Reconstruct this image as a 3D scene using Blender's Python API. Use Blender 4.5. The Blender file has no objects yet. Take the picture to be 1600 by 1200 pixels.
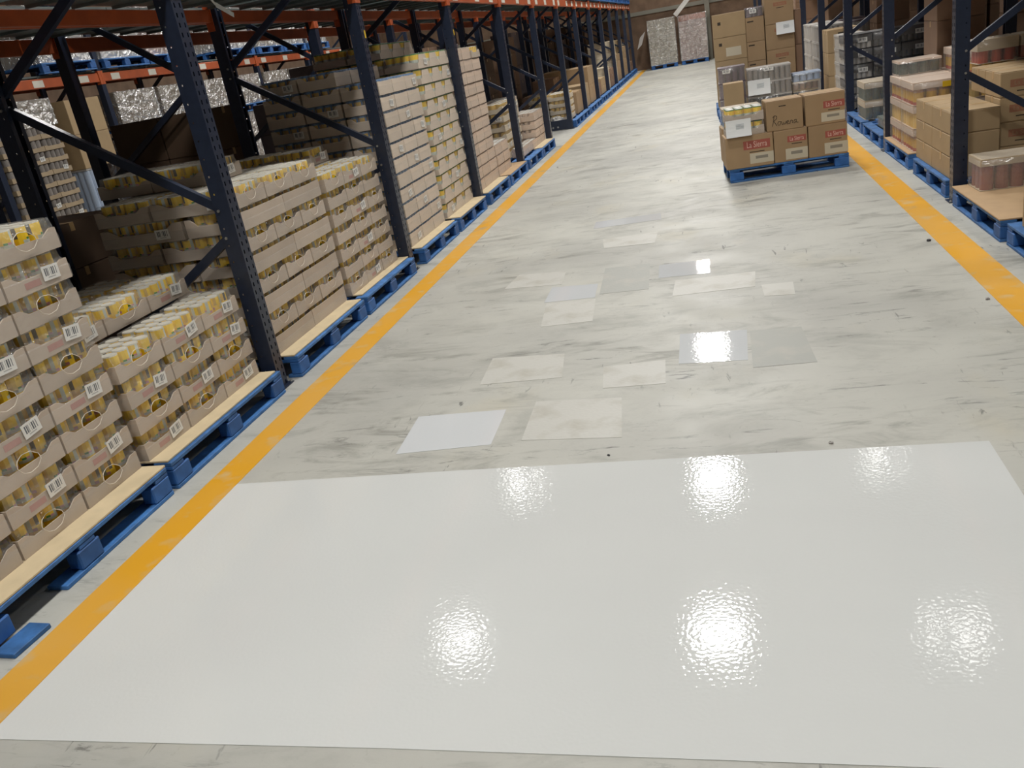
import bpy, math, random
from mathutils import Matrix, Vector

random.seed(7)
D = bpy.data
SC = bpy.context.scene
COL = SC.collection
PI = math.pi

# ------------------------------------------------------------------ camera, world, light, exposure
cam = D.cameras.new('camera'); cam.lens = 30.3415; cam.sensor_width = 36; cam.sensor_fit = 'HORIZONTAL'
cam.clip_start = 0.05; cam.clip_end = 200
camo = D.objects.new('camera', cam); COL.objects.link(camo)
_a = Vector((0.96572404, 0.19942011, -0.16615867)); _b = Vector((0.07801955, 0.38752392, 0.91855221)); _c = Vector((-0.24756824, 0.90003157, -0.35868249))
camo.matrix_world = Matrix(((_a.x, _b.x, -_c.x, 0), (_a.y, _b.y, -_c.y, 0), (_a.z, _b.z, -_c.z, 1.72), (0, 0, 0, 1)))
SC.camera = camo
w = D.worlds.new('world'); SC.world = w; w.use_nodes = True
w.node_tree.nodes['Background'].inputs[0].default_value = (0.55, 0.6, 0.65, 1)
w.node_tree.nodes['Background'].inputs[1].default_value = 0.02
SC.view_settings.view_transform = 'Standard'; SC.view_settings.look = 'None'
SC.view_settings.gamma = 1; SC.view_settings.use_curve_mapping = False
SC.view_settings.exposure = 0.0
SC.cycles.use_denoising = True
SC.cycles.max_bounces = 8; SC.cycles.diffuse_bounces = 4; SC.cycles.transparent_max_bounces = 24
SC.cycles.sample_clamp_indirect = 4.0

LK = 0.297
CEIL = 9.0; LAMPZ = 8.0
LAMPS = []          # x, y, watts, size
for y in (-4.0, 1.6, 6.9, 12.2, 17.7, 22.4, 26.0, 31.0, 36.0):
    LAMPS.append((-0.56, y, 640, 0.8))
for y in (1.5, 12.1, 18.0, 26):
    LAMPS.append((-5.1, y, 50, 0.9))
for y in (1.0, 12.2, 18.4, 26):
    LAMPS.append((3.1, y, 28, 0.9))
for y in (14.0, 20, 26, 32):
    LAMPS.append((-7.8, y, 420, 0.7))
for y in (8.0, 16, 24):
    LAMPS.append((6.6, y, 300, 0.7))
for i, (x, y, wt, s) in enumerate(LAMPS):
    l = D.lights.new('lamp_light', 'AREA'); l.shape = 'DISK'; l.size = s; l.energy = wt*LK
    l.color = (1.0, 0.99, 0.97)
    o = D.objects.new('lamp_light', l); COL.objects.link(o); o.location = (x, y, LAMPZ - 0.012)

# ------------------------------------------------------------------ helpers
def lin(h):
    h = h.lstrip('#'); out = []
    for i in (0, 2, 4):
        c = int(h[i:i+2], 16) / 255
        out.append(c / 12.92 if c <= 0.04045 else ((c + 0.055) / 1.055) ** 2.4)
    return (*out, 1)

MATS = {}
def mat(name, color, rough=0.6, metal=0.0, var=0.0, vscale=8.0, bump=0.0, bscale=60.0, spec=0.5, objvar=0.0):
    """principled material; var = strength of a noise brightness variation, objvar = random brightness per object"""
    if name in MATS: return MATS[name]
    m = D.materials.new(name); m.use_nodes = True; N = m.node_tree.nodes; L = m.node_tree.links
    p = N['Principled BSDF']; c = lin(color) if isinstance(color, str) else color
    p.inputs['Base Color'].default_value = c; p.inputs['Roughness'].default_value = rough; p.inputs['Metallic'].default_value = metal
    p.inputs['Specular IOR Level'].default_value = spec
    if var or bump or objvar:
        tc = N.new('ShaderNodeTexCoord')
    if var or objvar:
        hs = N.new('ShaderNodeHueSaturation'); hs.inputs['Color'].default_value = c
        val = None
        if var:
            n = N.new('ShaderNodeTexNoise'); n.inputs['Scale'].default_value = vscale; n.inputs['Detail'].default_value = 4
            L.new(tc.outputs['Object'], n.inputs['Vector'])
            r = N.new('ShaderNodeMapRange'); r.inputs[1].default_value = 0.3; r.inputs[2].default_value = 0.7
            r.inputs[3].default_value = 1 - var; r.inputs[4].default_value = 1 + var
            L.new(n.outputs['Fac'], r.inputs[0]); val = r.outputs[0]
        if objvar:
            oi = N.new('ShaderNodeObjectInfo'); r2 = N.new('ShaderNodeMapRange')
            r2.inputs[3].default_value = 1 - objvar; r2.inputs[4].default_value = 1 + objvar
            L.new(oi.outputs['Random'], r2.inputs[0])
            if val is None: val = r2.outputs[0]
            else:
                mm = N.new('ShaderNodeMath'); mm.operation = 'MULTIPLY'; L.new(val, mm.inputs[0]); L.new(r2.outputs[0], mm.inputs[1]); val = mm.outputs[0]
        L.new(val, hs.inputs['Value']); L.new(hs.outputs[0], p.inputs['Base Color'])
    if bump:
        n2 = N.new('ShaderNodeTexNoise'); n2.inputs['Scale'].default_value = bscale; n2.inputs['Detail'].default_value = 3
        L.new(tc.outputs['Object'], n2.inputs['Vector'])
        b = N.new('ShaderNodeBump'); b.inputs['Strength'].default_value = bump; b.inputs['Distance'].default_value = 0.01
        L.new(n2.outputs['Fac'], b.inputs['Height']); L.new(b.outputs[0], p.inputs['Normal'])
    MATS[name] = m
    return m

def film_mat(name, haze, gloss, color='#f2efe8', rough=0.18, bscale=14.0, bump=0.6):
    if name in MATS: return MATS[name]
    m = D.materials.new(name); m.use_nodes = True; N = m.node_tree.nodes; L = m.node_tree.links
    N.remove(N['Principled BSDF']); out = N['Material Output']
    tc = N.new('ShaderNodeTexCoord'); n = N.new('ShaderNodeTexNoise'); n.inputs['Scale'].default_value = bscale; n.inputs['Detail'].default_value = 3; n.inputs['Distortion'].default_value = 1.2
    L.new(tc.outputs['Object'], n.inputs['Vector'])
    b = N.new('ShaderNodeBump'); b.inputs['Strength'].default_value = bump; b.inputs['Distance'].default_value = 0.14 if gloss > 0.3 else 0.02; L.new(n.outputs['Fac'], b.inputs['Height'])
    t = N.new('ShaderNodeBsdfTransparent'); d = N.new('ShaderNodeBsdfDiffuse'); d.inputs[0].default_value = lin(color)
    g = N.new('ShaderNodeBsdfGlossy'); g.inputs['Roughness'].default_value = rough
    L.new(b.outputs[0], g.inputs['Normal'])
    m1 = N.new('ShaderNodeMixShader'); m1.inputs[0].default_value = haze; L.new(t.outputs[0], m1.inputs[1]); L.new(d.outputs[0], m1.inputs[2])
    m2 = N.new('ShaderNodeMixShader'); m2.inputs[0].default_value = gloss; L.new(m1.outputs[0], m2.inputs[1]); L.new(g.outputs[0], m2.inputs[2])
    L.new(m2.outputs[0], out.inputs[0])
    MATS[name] = m
    return m

class MB:
    def __init__(s): s.v = []; s.f = []; s.m = []; s.slots = []
    def slot(s, m):
        if m not in s.slots: s.slots.append(m)
        return s.slots.index(m)
    def add(s, vs, fs, m):
        k = len(s.v); s.v += [tuple(v) for v in vs]; i = s.slot(m)
        for f in fs: s.f.append([k + q for q in f]); s.m.append(i)
        return s
    def box(s, x0, x1, y0, y1, z0, z1, m, M=None, skip=''):
        v = [(x0,y0,z0),(x1,y0,z0),(x1,y1,z0),(x0,y1,z0),(x0,y0,z1),(x1,y0,z1),(x1,y1,z1),(x0,y1,z1)]
        if M is not None: v = [M @ Vector(p) for p in v]
        F = {'b':(0,3,2,1),'t':(4,5,6,7),'f':(0,1,5,4),'r':(1,2,6,5),'k':(2,3,7,6),'l':(3,0,4,7)}
        return s.add(v, [F[k] for k in F if k not in skip], m)
    def bev(s, x0, x1, y0, y1, z0, z1, b, m, M=None):
        """box with chamfered edges (26 faces)"""
        vs = []; idx = {}
        for i, X in enumerate(((x0, x0+b), (x1, x1-b))):
            for j, Y in enumerate(((y0, y0+b), (y1, y1-b))):
                for k, Z in enumerate(((z0, z0+b), (z1, z1-b))):
                    for a in range(3):
                        p = [X[1], Y[1], Z[1]]; p[a] = (X, Y, Z)[a][0]
                        idx[i, j, k, a] = len(vs); vs.append(p)
        if M is not None: vs = [M @ Vector(p) for p in vs]
        fs = []
        for a in range(3):
            for e in range(2):
                q = []
                for u, v_ in ((0,0),(1,0),(1,1),(0,1)):
                    t = [0,0,0]; t[a] = e; t[(a+1)%3] = u; t[(a+2)%3] = v_; q.append(idx[(*t, a)])
                fs.append(q if e else q[::-1])
        for a in range(3):
            b1, b2 = (a+1)%3, (a+2)%3
            for u in range(2):
                for v_ in range(2):
                    q = []
                    for e in (0, 1):
                        t = [0,0,0]; t[a] = e; t[b1] = u; t[b2] = v_
                        q.append((idx[(*t, b1)], idx[(*t, b2)]))
                    f = [q[0][0], q[1][0], q[1][1], q[0][1]]
                    fs.append(f if (u ^ v_) else f[::-1])
        for i in range(2):
            for j in range(2):
                for k in range(2):
                    f = [idx[i,j,k,0], idx[i,j,k,1], idx[i,j,k,2]]
                    fs.append(f if (i ^ j ^ k) else f[::-1])
        return s.add(vs, fs, m)
    def cyl(s, cx, cy, z0, z1, r, n, m, r1=None, caps='tb'):
        r1 = r if r1 is None else r1
        v = [(cx + r*math.cos(2*PI*i/n), cy + r*math.sin(2*PI*i/n), z0) for i in range(n)] + [(cx + r1*math.cos(2*PI*i/n), cy + r1*math.sin(2*PI*i/n), z1) for i in range(n)]
        f = [(i, (i+1)%n, n+(i+1)%n, n+i) for i in range(n)]
        if 't' in caps: f.append(tuple(range(n, 2*n)))
        if 'b' in caps: f.append(tuple(range(n-1, -1, -1)))
        return s.add(v, f, m)
    def bar(s, p, q, wd, ht, m, up=(0,0,1)):
        p = Vector(p); q = Vector(q); d = (q-p); ln = d.length; d.normalize()
        sd = d.cross(Vector(up)); sd = Vector((1,0,0)) if sd.length < 1e-4 else sd.normalized(); u = sd.cross(d)
        M = Matrix(((d.x, sd.x, u.x, p.x), (d.y, sd.y, u.y, p.y), (d.z, sd.z, u.z, p.z), (0,0,0,1)))
        return s.box(0, ln, -wd/2, wd/2, -ht/2, ht/2, m, M)
    def tube(s, pts, r, n, m, closed=False):
        pts = [Vector(p) for p in pts]; N_ = len(pts); vs = []
        for i, p in enumerate(pts):
            a = pts[(i-1) % N_] if (closed or i) else p; b = pts[(i+1) % N_] if (closed or i < N_-1) else p
            t = (b-a).normalized(); u = t.cross(Vector((0.13, 0.27, 0.95))); u.normalize(); v_ = t.cross(u)
            for k in range(n): vs.append(p + u*r*math.cos(2*PI*k/n) + v_*r*math.sin(2*PI*k/n))
        fs = []
        for i in range(N_ if closed else N_-1):
            j = (i+1) % N_
            for k in range(n): fs.append((i*n+k, i*n+(k+1)%n, j*n+(k+1)%n, j*n+k))
        return s.add(vs, fs, m)
    def mesh(s, name, smooth=False):
        me = D.meshes.new(name); me.from_pydata(s.v, [], s.f)
        for m in s.slots: me.materials.append(m)
        me.polygons.foreach_set('material_index', s.m)
        if smooth: me.polygons.foreach_set('use_smooth', [True]*len(s.f))
        me.update(); return me

def link(name, data, parent=None, loc=(0,0,0), rz=0.0, rot=None, kind=None, label=None):
    o = D.objects.new(name, data); COL.objects.link(o); o.location = loc
    o.rotation_euler = rot if rot else (0, 0, rz)
    if parent is not None: o.parent = parent
    if kind: o['kind'] = kind
    if label: o['label'] = label
    return o
part = link
def thing(name, label, cat, loc=(0,0,0), rz=0.0, group=None, data=None, rot=None):
    o = link(name, data, None, loc, rz, rot); o['label'] = label; o['category'] = cat
    if group: o['group'] = group
    return o
def struct(name, me, loc=(0,0,0), parent=None):
    o = link(name, me, parent, loc)
    o['kind'] = 'structure'
    return o

# ------------------------------------------------------------------ materials
def floor_material():
    m = D.materials.new('worn_concrete'); m.use_nodes = True; N = m.node_tree.nodes; L = m.node_tree.links; p = N['Principled BSDF']
    tc = N.new('ShaderNodeTexCoord')
    def noise(scale, mapscale=(1,1,1), detail=5, rough=0.55, dist=0.0, rot=0.0):
        mp = N.new('ShaderNodeMapping'); mp.inputs['Scale'].default_value = mapscale; mp.inputs['Rotation'].default_value = (0,0,rot)
        n = N.new('ShaderNodeTexNoise'); n.inputs['Scale'].default_value = scale; n.inputs['Detail'].default_value = detail; n.inputs['Roughness'].default_value = rough; n.inputs['Distortion'].default_value = dist
        L.new(tc.outputs['Object'], mp.inputs[0]); L.new(mp.outputs[0], n.inputs['Vector']); return n.outputs['Fac']
    def ramp(src, a, b, lo=0.0, hi=1.0):
        r = N.new('ShaderNodeMapRange'); r.interpolation_type = 'SMOOTHSTEP'; r.inputs[1].default_value = a; r.inputs[2].default_value = b; r.inputs[3].default_value = lo; r.inputs[4].default_value = hi
        L.new(src, r.inputs[0]); return r.outputs[0]
    def mul(a, b):
        q = N.new('ShaderNodeMath'); q.operation = 'MULTIPLY'
        for i, s in enumerate((a, b)):
            if isinstance(s, float): q.inputs[i].default_value = s
            else: L.new(s, q.inputs[i])
        return q.outputs[0]
    def mix(fac, a, b):
        q = N.new('ShaderNodeMix'); q.data_type = 'RGBA'
        if isinstance(fac, float): q.inputs[0].default_value = fac
        else: L.new(fac, q.inputs[0])
        for i, s in ((6, a), (7, b)):
            if isinstance(s, tuple): q.inputs[i].default_value = s
            else: L.new(s, q.inputs[i])
        return q.outputs[2]
    base = mix(ramp(noise(0.55, detail=6), 0.35, 0.68), lin('#c0bfb6'), lin('#adaca5'))
    base = mix(mul(ramp(noise(1.3, (1, 0.7, 1), 4), 0.55, 0.75), 0.35), base, lin('#c1b89d'))
    base = mix(mul(ramp(noise(1.7, (0.9, 1.5, 1), 7, 0.68, 0.6), 0.48, 0.70), 0.5), base, lin('#94948d'))
    # transverse tyre streaks and grey scuffs
    st = mul(ramp(noise(2.0, (0.75, 2.3, 1), 7, 0.66, 0.9), 0.50, 0.70), ramp(noise(0.8, (1,1,1), 3), 0.36, 0.60))
    base = mix(mul(st, 0.85), base, lin('#85847c'))
    st2 = mul(ramp(noise(4.5, (0.6, 3.0, 1), 6, 0.72, 1.4, 0.15), 0.56, 0.69), ramp(noise(1.1, (1,1,1), 3), 0.42, 0.58))
    base = mix(mul(st2, 0.85), base, lin('#6b6b66'))
    st3 = mul(ramp(noise(9.0, (2.5, 0.5, 1), 4, 0.6, 0.5, 0.35), 0.63, 0.71), ramp(noise(0.9, (1.3,1,1), 3), 0.46, 0.62))
    base = mix(mul(st3, 0.75), base, lin('#5d5d59'))
    base = mix(mul(ramp(noise(30, detail=4), 0.60, 0.75), 0.25), base, lin('#8e8a80'))
    L.new(base, p.inputs['Base Color'])
    L.new(ramp(noise(3.0), 0.3, 0.7, 0.42, 0.58), p.inputs['Roughness'])
    p.inputs['Specular IOR Level'].default_value = 0.3
    b = N.new('ShaderNodeBump'); b.inputs['Strength'].default_value = 0.15; b.inputs['Distance'].default_value = 0.004
    L.new(noise(40), b.inputs['Height']); L.new(b.outputs[0], p.inputs['Normal'])
    return m

def gloss_paint(name, color, rough=0.10, sparkle=0.55, under=None, ns=55):
    m = D.materials.new(name); m.use_nodes = True; N = m.node_tree.nodes; L = m.node_tree.links; p = N['Principled BSDF']
    tc = N.new('ShaderNodeTexCoord')
    n0 = N.new('ShaderNodeTexNoise'); n0.inputs['Scale'].default_value = 1.3; n0.inputs['Detail'].default_value = 3; L.new(tc.outputs['Object'], n0.inputs['Vector'])
    mx = N.new('ShaderNodeMix'); mx.data_type = 'RGBA'; mx.inputs[6].default_value = lin(color); c2 = lin(color); mx.inputs[7].default_value = (c2[0]*0.955, c2[1]*0.965, c2[2]*0.965, 1)
    L.new(n0.outputs['Fac'], mx.inputs[0]); col = mx.outputs[2]
    if under:
        n3 = N.new('ShaderNodeTexNoise'); n3.inputs['Scale'].default_value = 5; n3.inputs['Detail'].default_value = 6
        L.new(tc.outputs['Object'], n3.inputs['Vector'])
        r = N.new('ShaderNodeMapRange'); r.inputs[1].default_value = 0.50; r.inputs[2].default_value = 0.66; L.new(n3.outputs['Fac'], r.inputs[0])
        m3 = N.new('ShaderNodeMix'); m3.data_type = 'RGBA'; m3.inputs[7].default_value = lin(under); L.new(r.outputs[0], m3.inputs[0]); L.new(col, m3.inputs[6]); col = m3.outputs[2]
    L.new(col, p.inputs['Base Color']); p.inputs['Roughness'].default_value = rough
    n1 = N.new('ShaderNodeTexNoise'); n1.inputs['Scale'].default_value = ns; n1.inputs['Detail'].default_value = 0.6; n1.inputs['Roughness'].default_value = 0.6; L.new(tc.outputs['Object'], n1.inputs['Vector'])
    b1 = N.new('ShaderNodeBump'); b1.inputs['Strength'].default_value = sparkle; b1.inputs['Distance'].default_value = 0.004; L.new(n1.outputs['Fac'], b1.inputs['Height'])
    L.new(b1.outputs[0], p.inputs['Normal'])
    return m

def stripe_paint():
    m = D.materials.new('worn_yellow_paint'); m.use_nodes = True; N = m.node_tree.nodes; L = m.node_tree.links; p = N['Principled BSDF']
    tc = N.new('ShaderNodeTexCoord')
    def ns(scale, det):
        n = N.new('ShaderNodeTexNoise'); n.inputs['Scale'].default_value = scale; n.inputs['Detail'].default_value = det; L.new(tc.outputs['Object'], n.inputs['Vector']); return n
    def rg(n, a, b, hi):
        r = N.new('ShaderNodeMapRange'); r.inputs[1].default_value = a; r.inputs[2].default_value = b; r.inputs[4].default_value = hi; L.new(n.outputs['Fac'], r.inputs[0]); return r.outputs[0]
    def mx(f, a, b):
        q = N.new('ShaderNodeMix'); q.data_type = 'RGBA'; L.new(f, q.inputs[0])
        if isinstance(a, tuple): q.inputs[6].default_value = a
        else: L.new(a, q.inputs[6])
        q.inputs[7].default_value = b; return q.outputs[2]
    c = mx(rg(ns(0.8, 4), 0.42, 0.66, 0.7), lin('#dea224'), lin('#dba956'))
    c = mx(rg(ns(7, 6), 0.56, 0.72, 0.6), c, lin('#c8b48a'))
    c = mx(rg(ns(3, 8), 0.62, 0.72, 0.7), c, lin('#a09a86'))
    L.new(c, p.inputs['Base Color']); p.inputs['Roughness'].default_value = 0.5; p.inputs['Specular IOR Level'].default_value = 0.3
    return m

def barcode_material():
    m = D.materials.new('barcode_print'); m.use_nodes = True; N = m.node_tree.nodes; L = m.node_tree.links; p = N['Principled BSDF']
    tc = N.new('ShaderNodeTexCoord'); sp = N.new('ShaderNodeSeparateXYZ'); L.new(tc.outputs['Generated'], sp.inputs[0])
    def math_(op, a, b=None):
        q = N.new('ShaderNodeMath'); q.operation = op
        for i, s in enumerate((a, b)):
            if s is None: continue
            if isinstance(s, (int, float)): q.inputs[i].default_value = s
            else: L.new(s, q.inputs[i])
        return q.outputs[0]
    u, v = sp.outputs['Y'], sp.outputs['Z']
    fl = math_('FLOOR', math_('MULTIPLY', u, 52.0))
    wn = N.new('ShaderNodeTexWhiteNoise'); wn.noise_dimensions = '1D'; L.new(fl, wn.inputs['W'])
    bars = math_('GREATER_THAN', wn.outputs['Value'], 0.45)
    box = math_('MULTIPLY', math_('MULTIPLY', math_('GREATER_THAN', u, 0.14), math_('LESS_THAN', u, 0.86)), math_('MULTIPLY', math_('GREATER_THAN', v, 0.30), math_('LESS_THAN', v, 0.84)))
    txt = math_('MULTIPLY', math_('MULTIPLY', math_('GREATER_THAN', u, 0.28), math_('LESS_THAN', u, 0.72)), math_('MULTIPLY', math_('GREATER_THAN', v, 0.14), math_('LESS_THAN', v, 0.22)))
    k = math_('MAXIMUM', math_('MULTIPLY', bars, box), math_('MULTIPLY', txt, 0.5))
    q = N.new('ShaderNodeMix'); q.data_type = 'RGBA'; q.inputs[6].default_value = lin('#e4e2dc'); q.inputs[7].default_value = lin('#5a5d62'); L.new(k, q.inputs[0])
    L.new(q.outputs[2], p.inputs['Base Color']); p.inputs['Roughness'].default_value = 0.45
    return m

M_floor = floor_material()
M_white = gloss_paint('fresh_white_coating', '#d9dad7', 0.04, 0.10, ns=75)
M_white_small = gloss_paint('white_coating_sample', '#d7d9da', 0.05, 0.07, ns=60)
M_faint = gloss_paint('worn_coating_sample', '#c5c3bb', 0.5, 0.2, under='#b5b2a7')
M_grey_patch = gloss_paint('grey_coating_sample', '#a9a9a2', 0.55, 0.2, under='#b0aea5')
M_stripe = stripe_paint()
M_barcode = barcode_material()
M_brick = mat('brown_wall', '#6b5543', 0.85, var=0.25, vscale=3)
M_band = mat('grey_band', '#777468', 0.7)
M_ceil = mat('ceiling_sheet', '#70706c', 0.8)
M_wallgrey = mat('grey_wall', '#6a665f', 0.85)
M_blue_steel = mat('dark_blue_steel', '#262e40', 0.30, var=0.12, vscale=20, spec=0.5)
M_orange = mat('orange_steel', '#b5552a', 0.45, var=0.12, vscale=6)
M_deck = mat('deck_sheet', '#5f6a68', 0.5, var=0.1)
M_bolt = mat('zinc_bolt', '#b9b9b6', 0.3, 0.8)
M_card = mat('label_card', '#d9d4c6', 0.6)
M_blue = mat('blue_pallet_paint', '#2c5f9f', 0.6, var=0.28, vscale=9, objvar=0.22)
M_blue2 = mat('blue_pallet_paint_bare', '#3a6ca6', 0.65, var=0.35, vscale=14, objvar=0.2)
M_sheet = mat('chipboard_sheet', '#cdbb98', 0.75, var=0.08)
M_cardsheet = mat('cardboard_sheet', '#b99b76', 0.75, var=0.06)
M_tray = mat('tray_cardboard', '#bbac9c', 0.7, var=0.06, objvar=0.08)
M_traypale = mat('tray_cardboard_pale', '#cfc0af', 0.65, var=0.05, objvar=0.06)
M_traypink = mat('tray_cardboard_pinkish', '#cbb5a2', 0.65, var=0.05, objvar=0.06)
M_traycream = mat('tray_cardboard_cream', '#d0c2a9', 0.65, var=0.06, objvar=0.06)
M_pink = mat('pink_print', '#b5857c', 0.65)
M_yel = mat('yellow_can_label', '#fad22c', 0.4, objvar=0.12)
M_yel2 = mat('amber_can_label', '#d6b155', 0.4, objvar=0.15)
M_lab_w = mat('white_can_label', '#c9d2c8', 0.4)
M_lab_p = mat('pink_can_label', '#d39aa0', 0.4)
M_lab_g = mat('green_can_label', '#3f8a2c', 0.4)
M_lab_d = mat('grey_can_emblem', '#5d5a52', 0.4)
M_lid = mat('cream_can_lid', '#cfcbbd', 0.4)
M_lidb = mat('blue_can_lid', '#5a86b5', 0.4)
M_lidg = mat('green_can_lid', '#2f7a38', 0.4)
M_lidw = mat('white_can_lid', '#d3d3cc', 0.4)
M_film = film_mat('shrink_film', 0.10, 0.06)
M_film2 = film_mat('shrink_film_heavy', 0.13, 0.12)
M_wrap = film_mat('stretch_wrap', 0.18, 0.45, rough=0.24, bscale=7, bump=1.0)
M_rim = mat('film_rim', '#d9d0c0', 0.25)
M_carton = mat('brown_carton', '#a38866', 0.7, var=0.05, vscale=5, objvar=0.08)
M_carton2 = mat('tan_carton', '#ab926e', 0.7, var=0.05, vscale=5, objvar=0.08)
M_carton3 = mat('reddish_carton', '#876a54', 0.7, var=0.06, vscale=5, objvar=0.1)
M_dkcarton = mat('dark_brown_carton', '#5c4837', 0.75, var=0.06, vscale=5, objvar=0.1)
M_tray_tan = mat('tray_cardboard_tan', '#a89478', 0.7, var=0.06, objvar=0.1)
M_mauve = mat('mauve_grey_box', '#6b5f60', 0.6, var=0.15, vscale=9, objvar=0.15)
M_tape = mat('carton_tape', '#b9996b', 0.35)
M_red = mat('red_print', '#a4574a', 0.6)
M_redfade = mat('faded_red_print', '#9c6a50', 0.65)
M_redtext = mat('pale_red_lettering', '#dcb9aa', 0.6)
M_ink = mat('dark_ink', '#33291f', 0.6)
M_slabel = mat('shipping_label', '#c9bfa8', 0.6)
M_slabel_g = mat('shipping_label_print', '#8f887a', 0.6)
M_paper = mat('white_paper', '#e9ebea', 0.6)
M_paperprint = mat('paper_print', '#b9c0c4', 0.6)
M_purple = mat('purple_grey_can', '#6a5a64', 0.45, objvar=0.15)
M_dark = mat('charcoal_pack', '#3b3a3d', 0.5, objvar=0.2)
M_dkgreen = mat('dark_green_can', '#1f3a30', 0.45, objvar=0.15)
M_grey = mat('grey_can', '#8d8680', 0.45, objvar=0.1)
M_whitish = mat('white_grey_can', '#b5b0aa', 0.45, objvar=0.12)
M_maroon = mat('maroon_can', '#8a4a45', 0.4, objvar=0.1)
M_tan_can = mat('peach_can', '#b98a68', 0.4, objvar=0.1)
M_redyel = mat('red_yellow_can', '#cfa02a', 0.4, objvar=0.1)
M_redcan = mat('red_can', '#a8402c', 0.4, objvar=0.1)
M_paleblue = mat('pale_blue_lid', '#a9bcd6', 0.4)
M_padpaper = mat('pack_pad', '#b8a88f', 0.65)
M_yellowlabel = mat('yellow_sticker', '#d8b21e', 0.5)
M_tan_load = mat('tan_wrapped_goods', '#b3a88f', 0.6, var=0.15, vscale=5)
M_orangetop = mat('orange_printed_top', '#c8683c', 0.6)
M_brown_load = mat('brown_wrapped_goods', '#8b7658', 0.6, var=0.15, vscale=5)
M_rose_load = mat('rose_wrapped_goods', '#b58e80', 0.6, var=0.15, vscale=5)
M_white_load = mat('white_wrapped_goods', '#c9c6c0', 0.5, var=0.15, vscale=5)
M_diff = D.materials.new('lamp_diffuser'); M_diff.use_nodes = True
_p = M_diff.node_tree.nodes['Principled BSDF']; _p.inputs['Emission Color'].default_value = (1, 0.97, 0.92, 1); _p.inputs['Emission Strength'].default_value = 25

M_diff2 = M_diff.copy(); M_diff2.name = 'lamp_diffuser_dim'; M_diff2.node_tree.nodes['Principled BSDF'].inputs['Emission Strength'].default_value = 2.5

# ------------------------------------------------------------------ the setting
XL, XR, Y0, Y1 = -13.0, 8.5, -7.0, 36.9
struct('floor', MB().box(XL, XR, Y0, Y1, -0.2, 0, M_floor).mesh('floor'))
struct('ceiling', MB().box(XL, XR, Y0, Y1, CEIL, CEIL+0.2, M_ceil).mesh('ceiling'))
struct('wall_back', MB().box(XL, XR, Y1, Y1+0.2, 0, CEIL, M_brick).mesh('wall_back'))
struct('wall_front', MB().box(XL, XR, Y0-0.2, Y0, 0, CEIL, M_wallgrey).mesh('wall_front'))
struct('wall_left', MB().box(XL-0.2, XL, Y0, Y1, 0, CEIL, M_brick).mesh('wall_left'))
struct('wall_right', MB().box(XR, XR+0.2, Y0, Y1, 0, CEIL, M_wallgrey).mesh('wall_right'))
struct('trim_1', MB().box(-2.53, -2.354, 0.2, 36.8, 0.0, 0.0015, M_stripe).mesh('trim_1'))
struct('trim_2', MB().box(1.433, 1.638, 0.2, 36.8, 0.0, 0.0015, M_stripe).mesh('trim_2'))
struct('trim_3', MB().box(XL, XR, Y1-0.05, Y1, 2.02, 2.16, M_band).mesh('trim_3'))
struct('trim_4', MB().box(0.06, 0.24, Y1-0.2, Y1, 0, CEIL, M_band).mesh('trim_4'))

def slab(pts, z0, z1, m, name):
    n = len(pts); v = [(x, y, z0) for x, y in pts] + [(x, y, z1) for x, y in pts]
    f = [tuple(range(n, 2*n)), tuple(range(n-1, -1, -1))] + [(i, (i+1) % n, n+(i+1) % n, n+i) for i in range(n)]
    return MB().add(v, f, m).mesh(name)
def patch(label, pts, m, z=0.0012):
    cx = sum(p[0] for p in pts)/len(pts); cy = sum(p[1] for p in pts)/len(pts)
    pts = [(x-cx, y-cy) for x, y in pts]
    if sum(pts[i][0]*pts[(i+1) % len(pts)][1]-pts[(i+1) % len(pts)][0]*pts[i][1] for i in range(len(pts))) < 0: pts = pts[::-1]
    return thing('paint_patch', label, 'paint patch', (cx, cy, 0.0003), data=slab(pts, 0, z, m, 'paint_patch'))
patch('huge glossy fresh white coating covering the near floor of the aisle', [(-2.352, 3.30), (-1.2, 3.312), (0.945, 3.312), (0.935, 2.4), (0.92, 1.668), (-1.0, 1.683), (-2.352, 1.675)], M_white, 0.0016)
patch('crisp white sample square closest to the yellow line, just past the huge coating', [(-1.625, 3.955), (-1.145, 3.965), (-1.135, 3.56), (-1.605, 3.52)], M_white_small)
patch('bright white sample square with a strong lamp glare, beside a grey square', [(-0.28, 4.89), (0.1, 4.86), (0.085, 4.385), (-0.275, 4.41)], M_white_small)
patch('small clean white sample in the middle of the aisle, above a worn sample', [(-1.265, 6.21), (-0.91, 6.18), (-0.895, 5.83), (-1.26, 5.83)], M_white_small)
patch('far white sample strip, the most distant of the clean ones', [(-1.18, 8.42), (-0.55, 8.47), (-0.53, 8.17), (-1.17, 8.12)], M_white_small)
patch('white sample strip with lamp glare at its far right corner', [(-0.475, 6.51), (-0.1, 6.53), (-0.1, 6.14), (-0.465, 6.15)], M_white_small)
patch('scuffed pale sample square beside the crisp white sample nearest the line', [(-1.0, 4.04), (-0.55, 4.01), (-0.51, 3.55), (-0.99, 3.585)], M_faint)
patch('worn pale sample touching the clean white one in mid aisle', [(-1.24, 5.79), (-0.885, 5.79), (-0.85, 5.3), (-1.19, 5.28)], M_faint)
patch('faint pale sample below the white strip with corner glare', [(-0.34, 6.04), (0.21, 6.06), (0.19, 5.7), (-0.35, 5.67)], M_faint)
patch('rubbed pale sample with grey smears, left of the square with a traced edge', [(-1.4, 4.76), (-0.95, 4.73), (-0.91, 4.35), (-1.38, 4.34)], M_faint)
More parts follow.
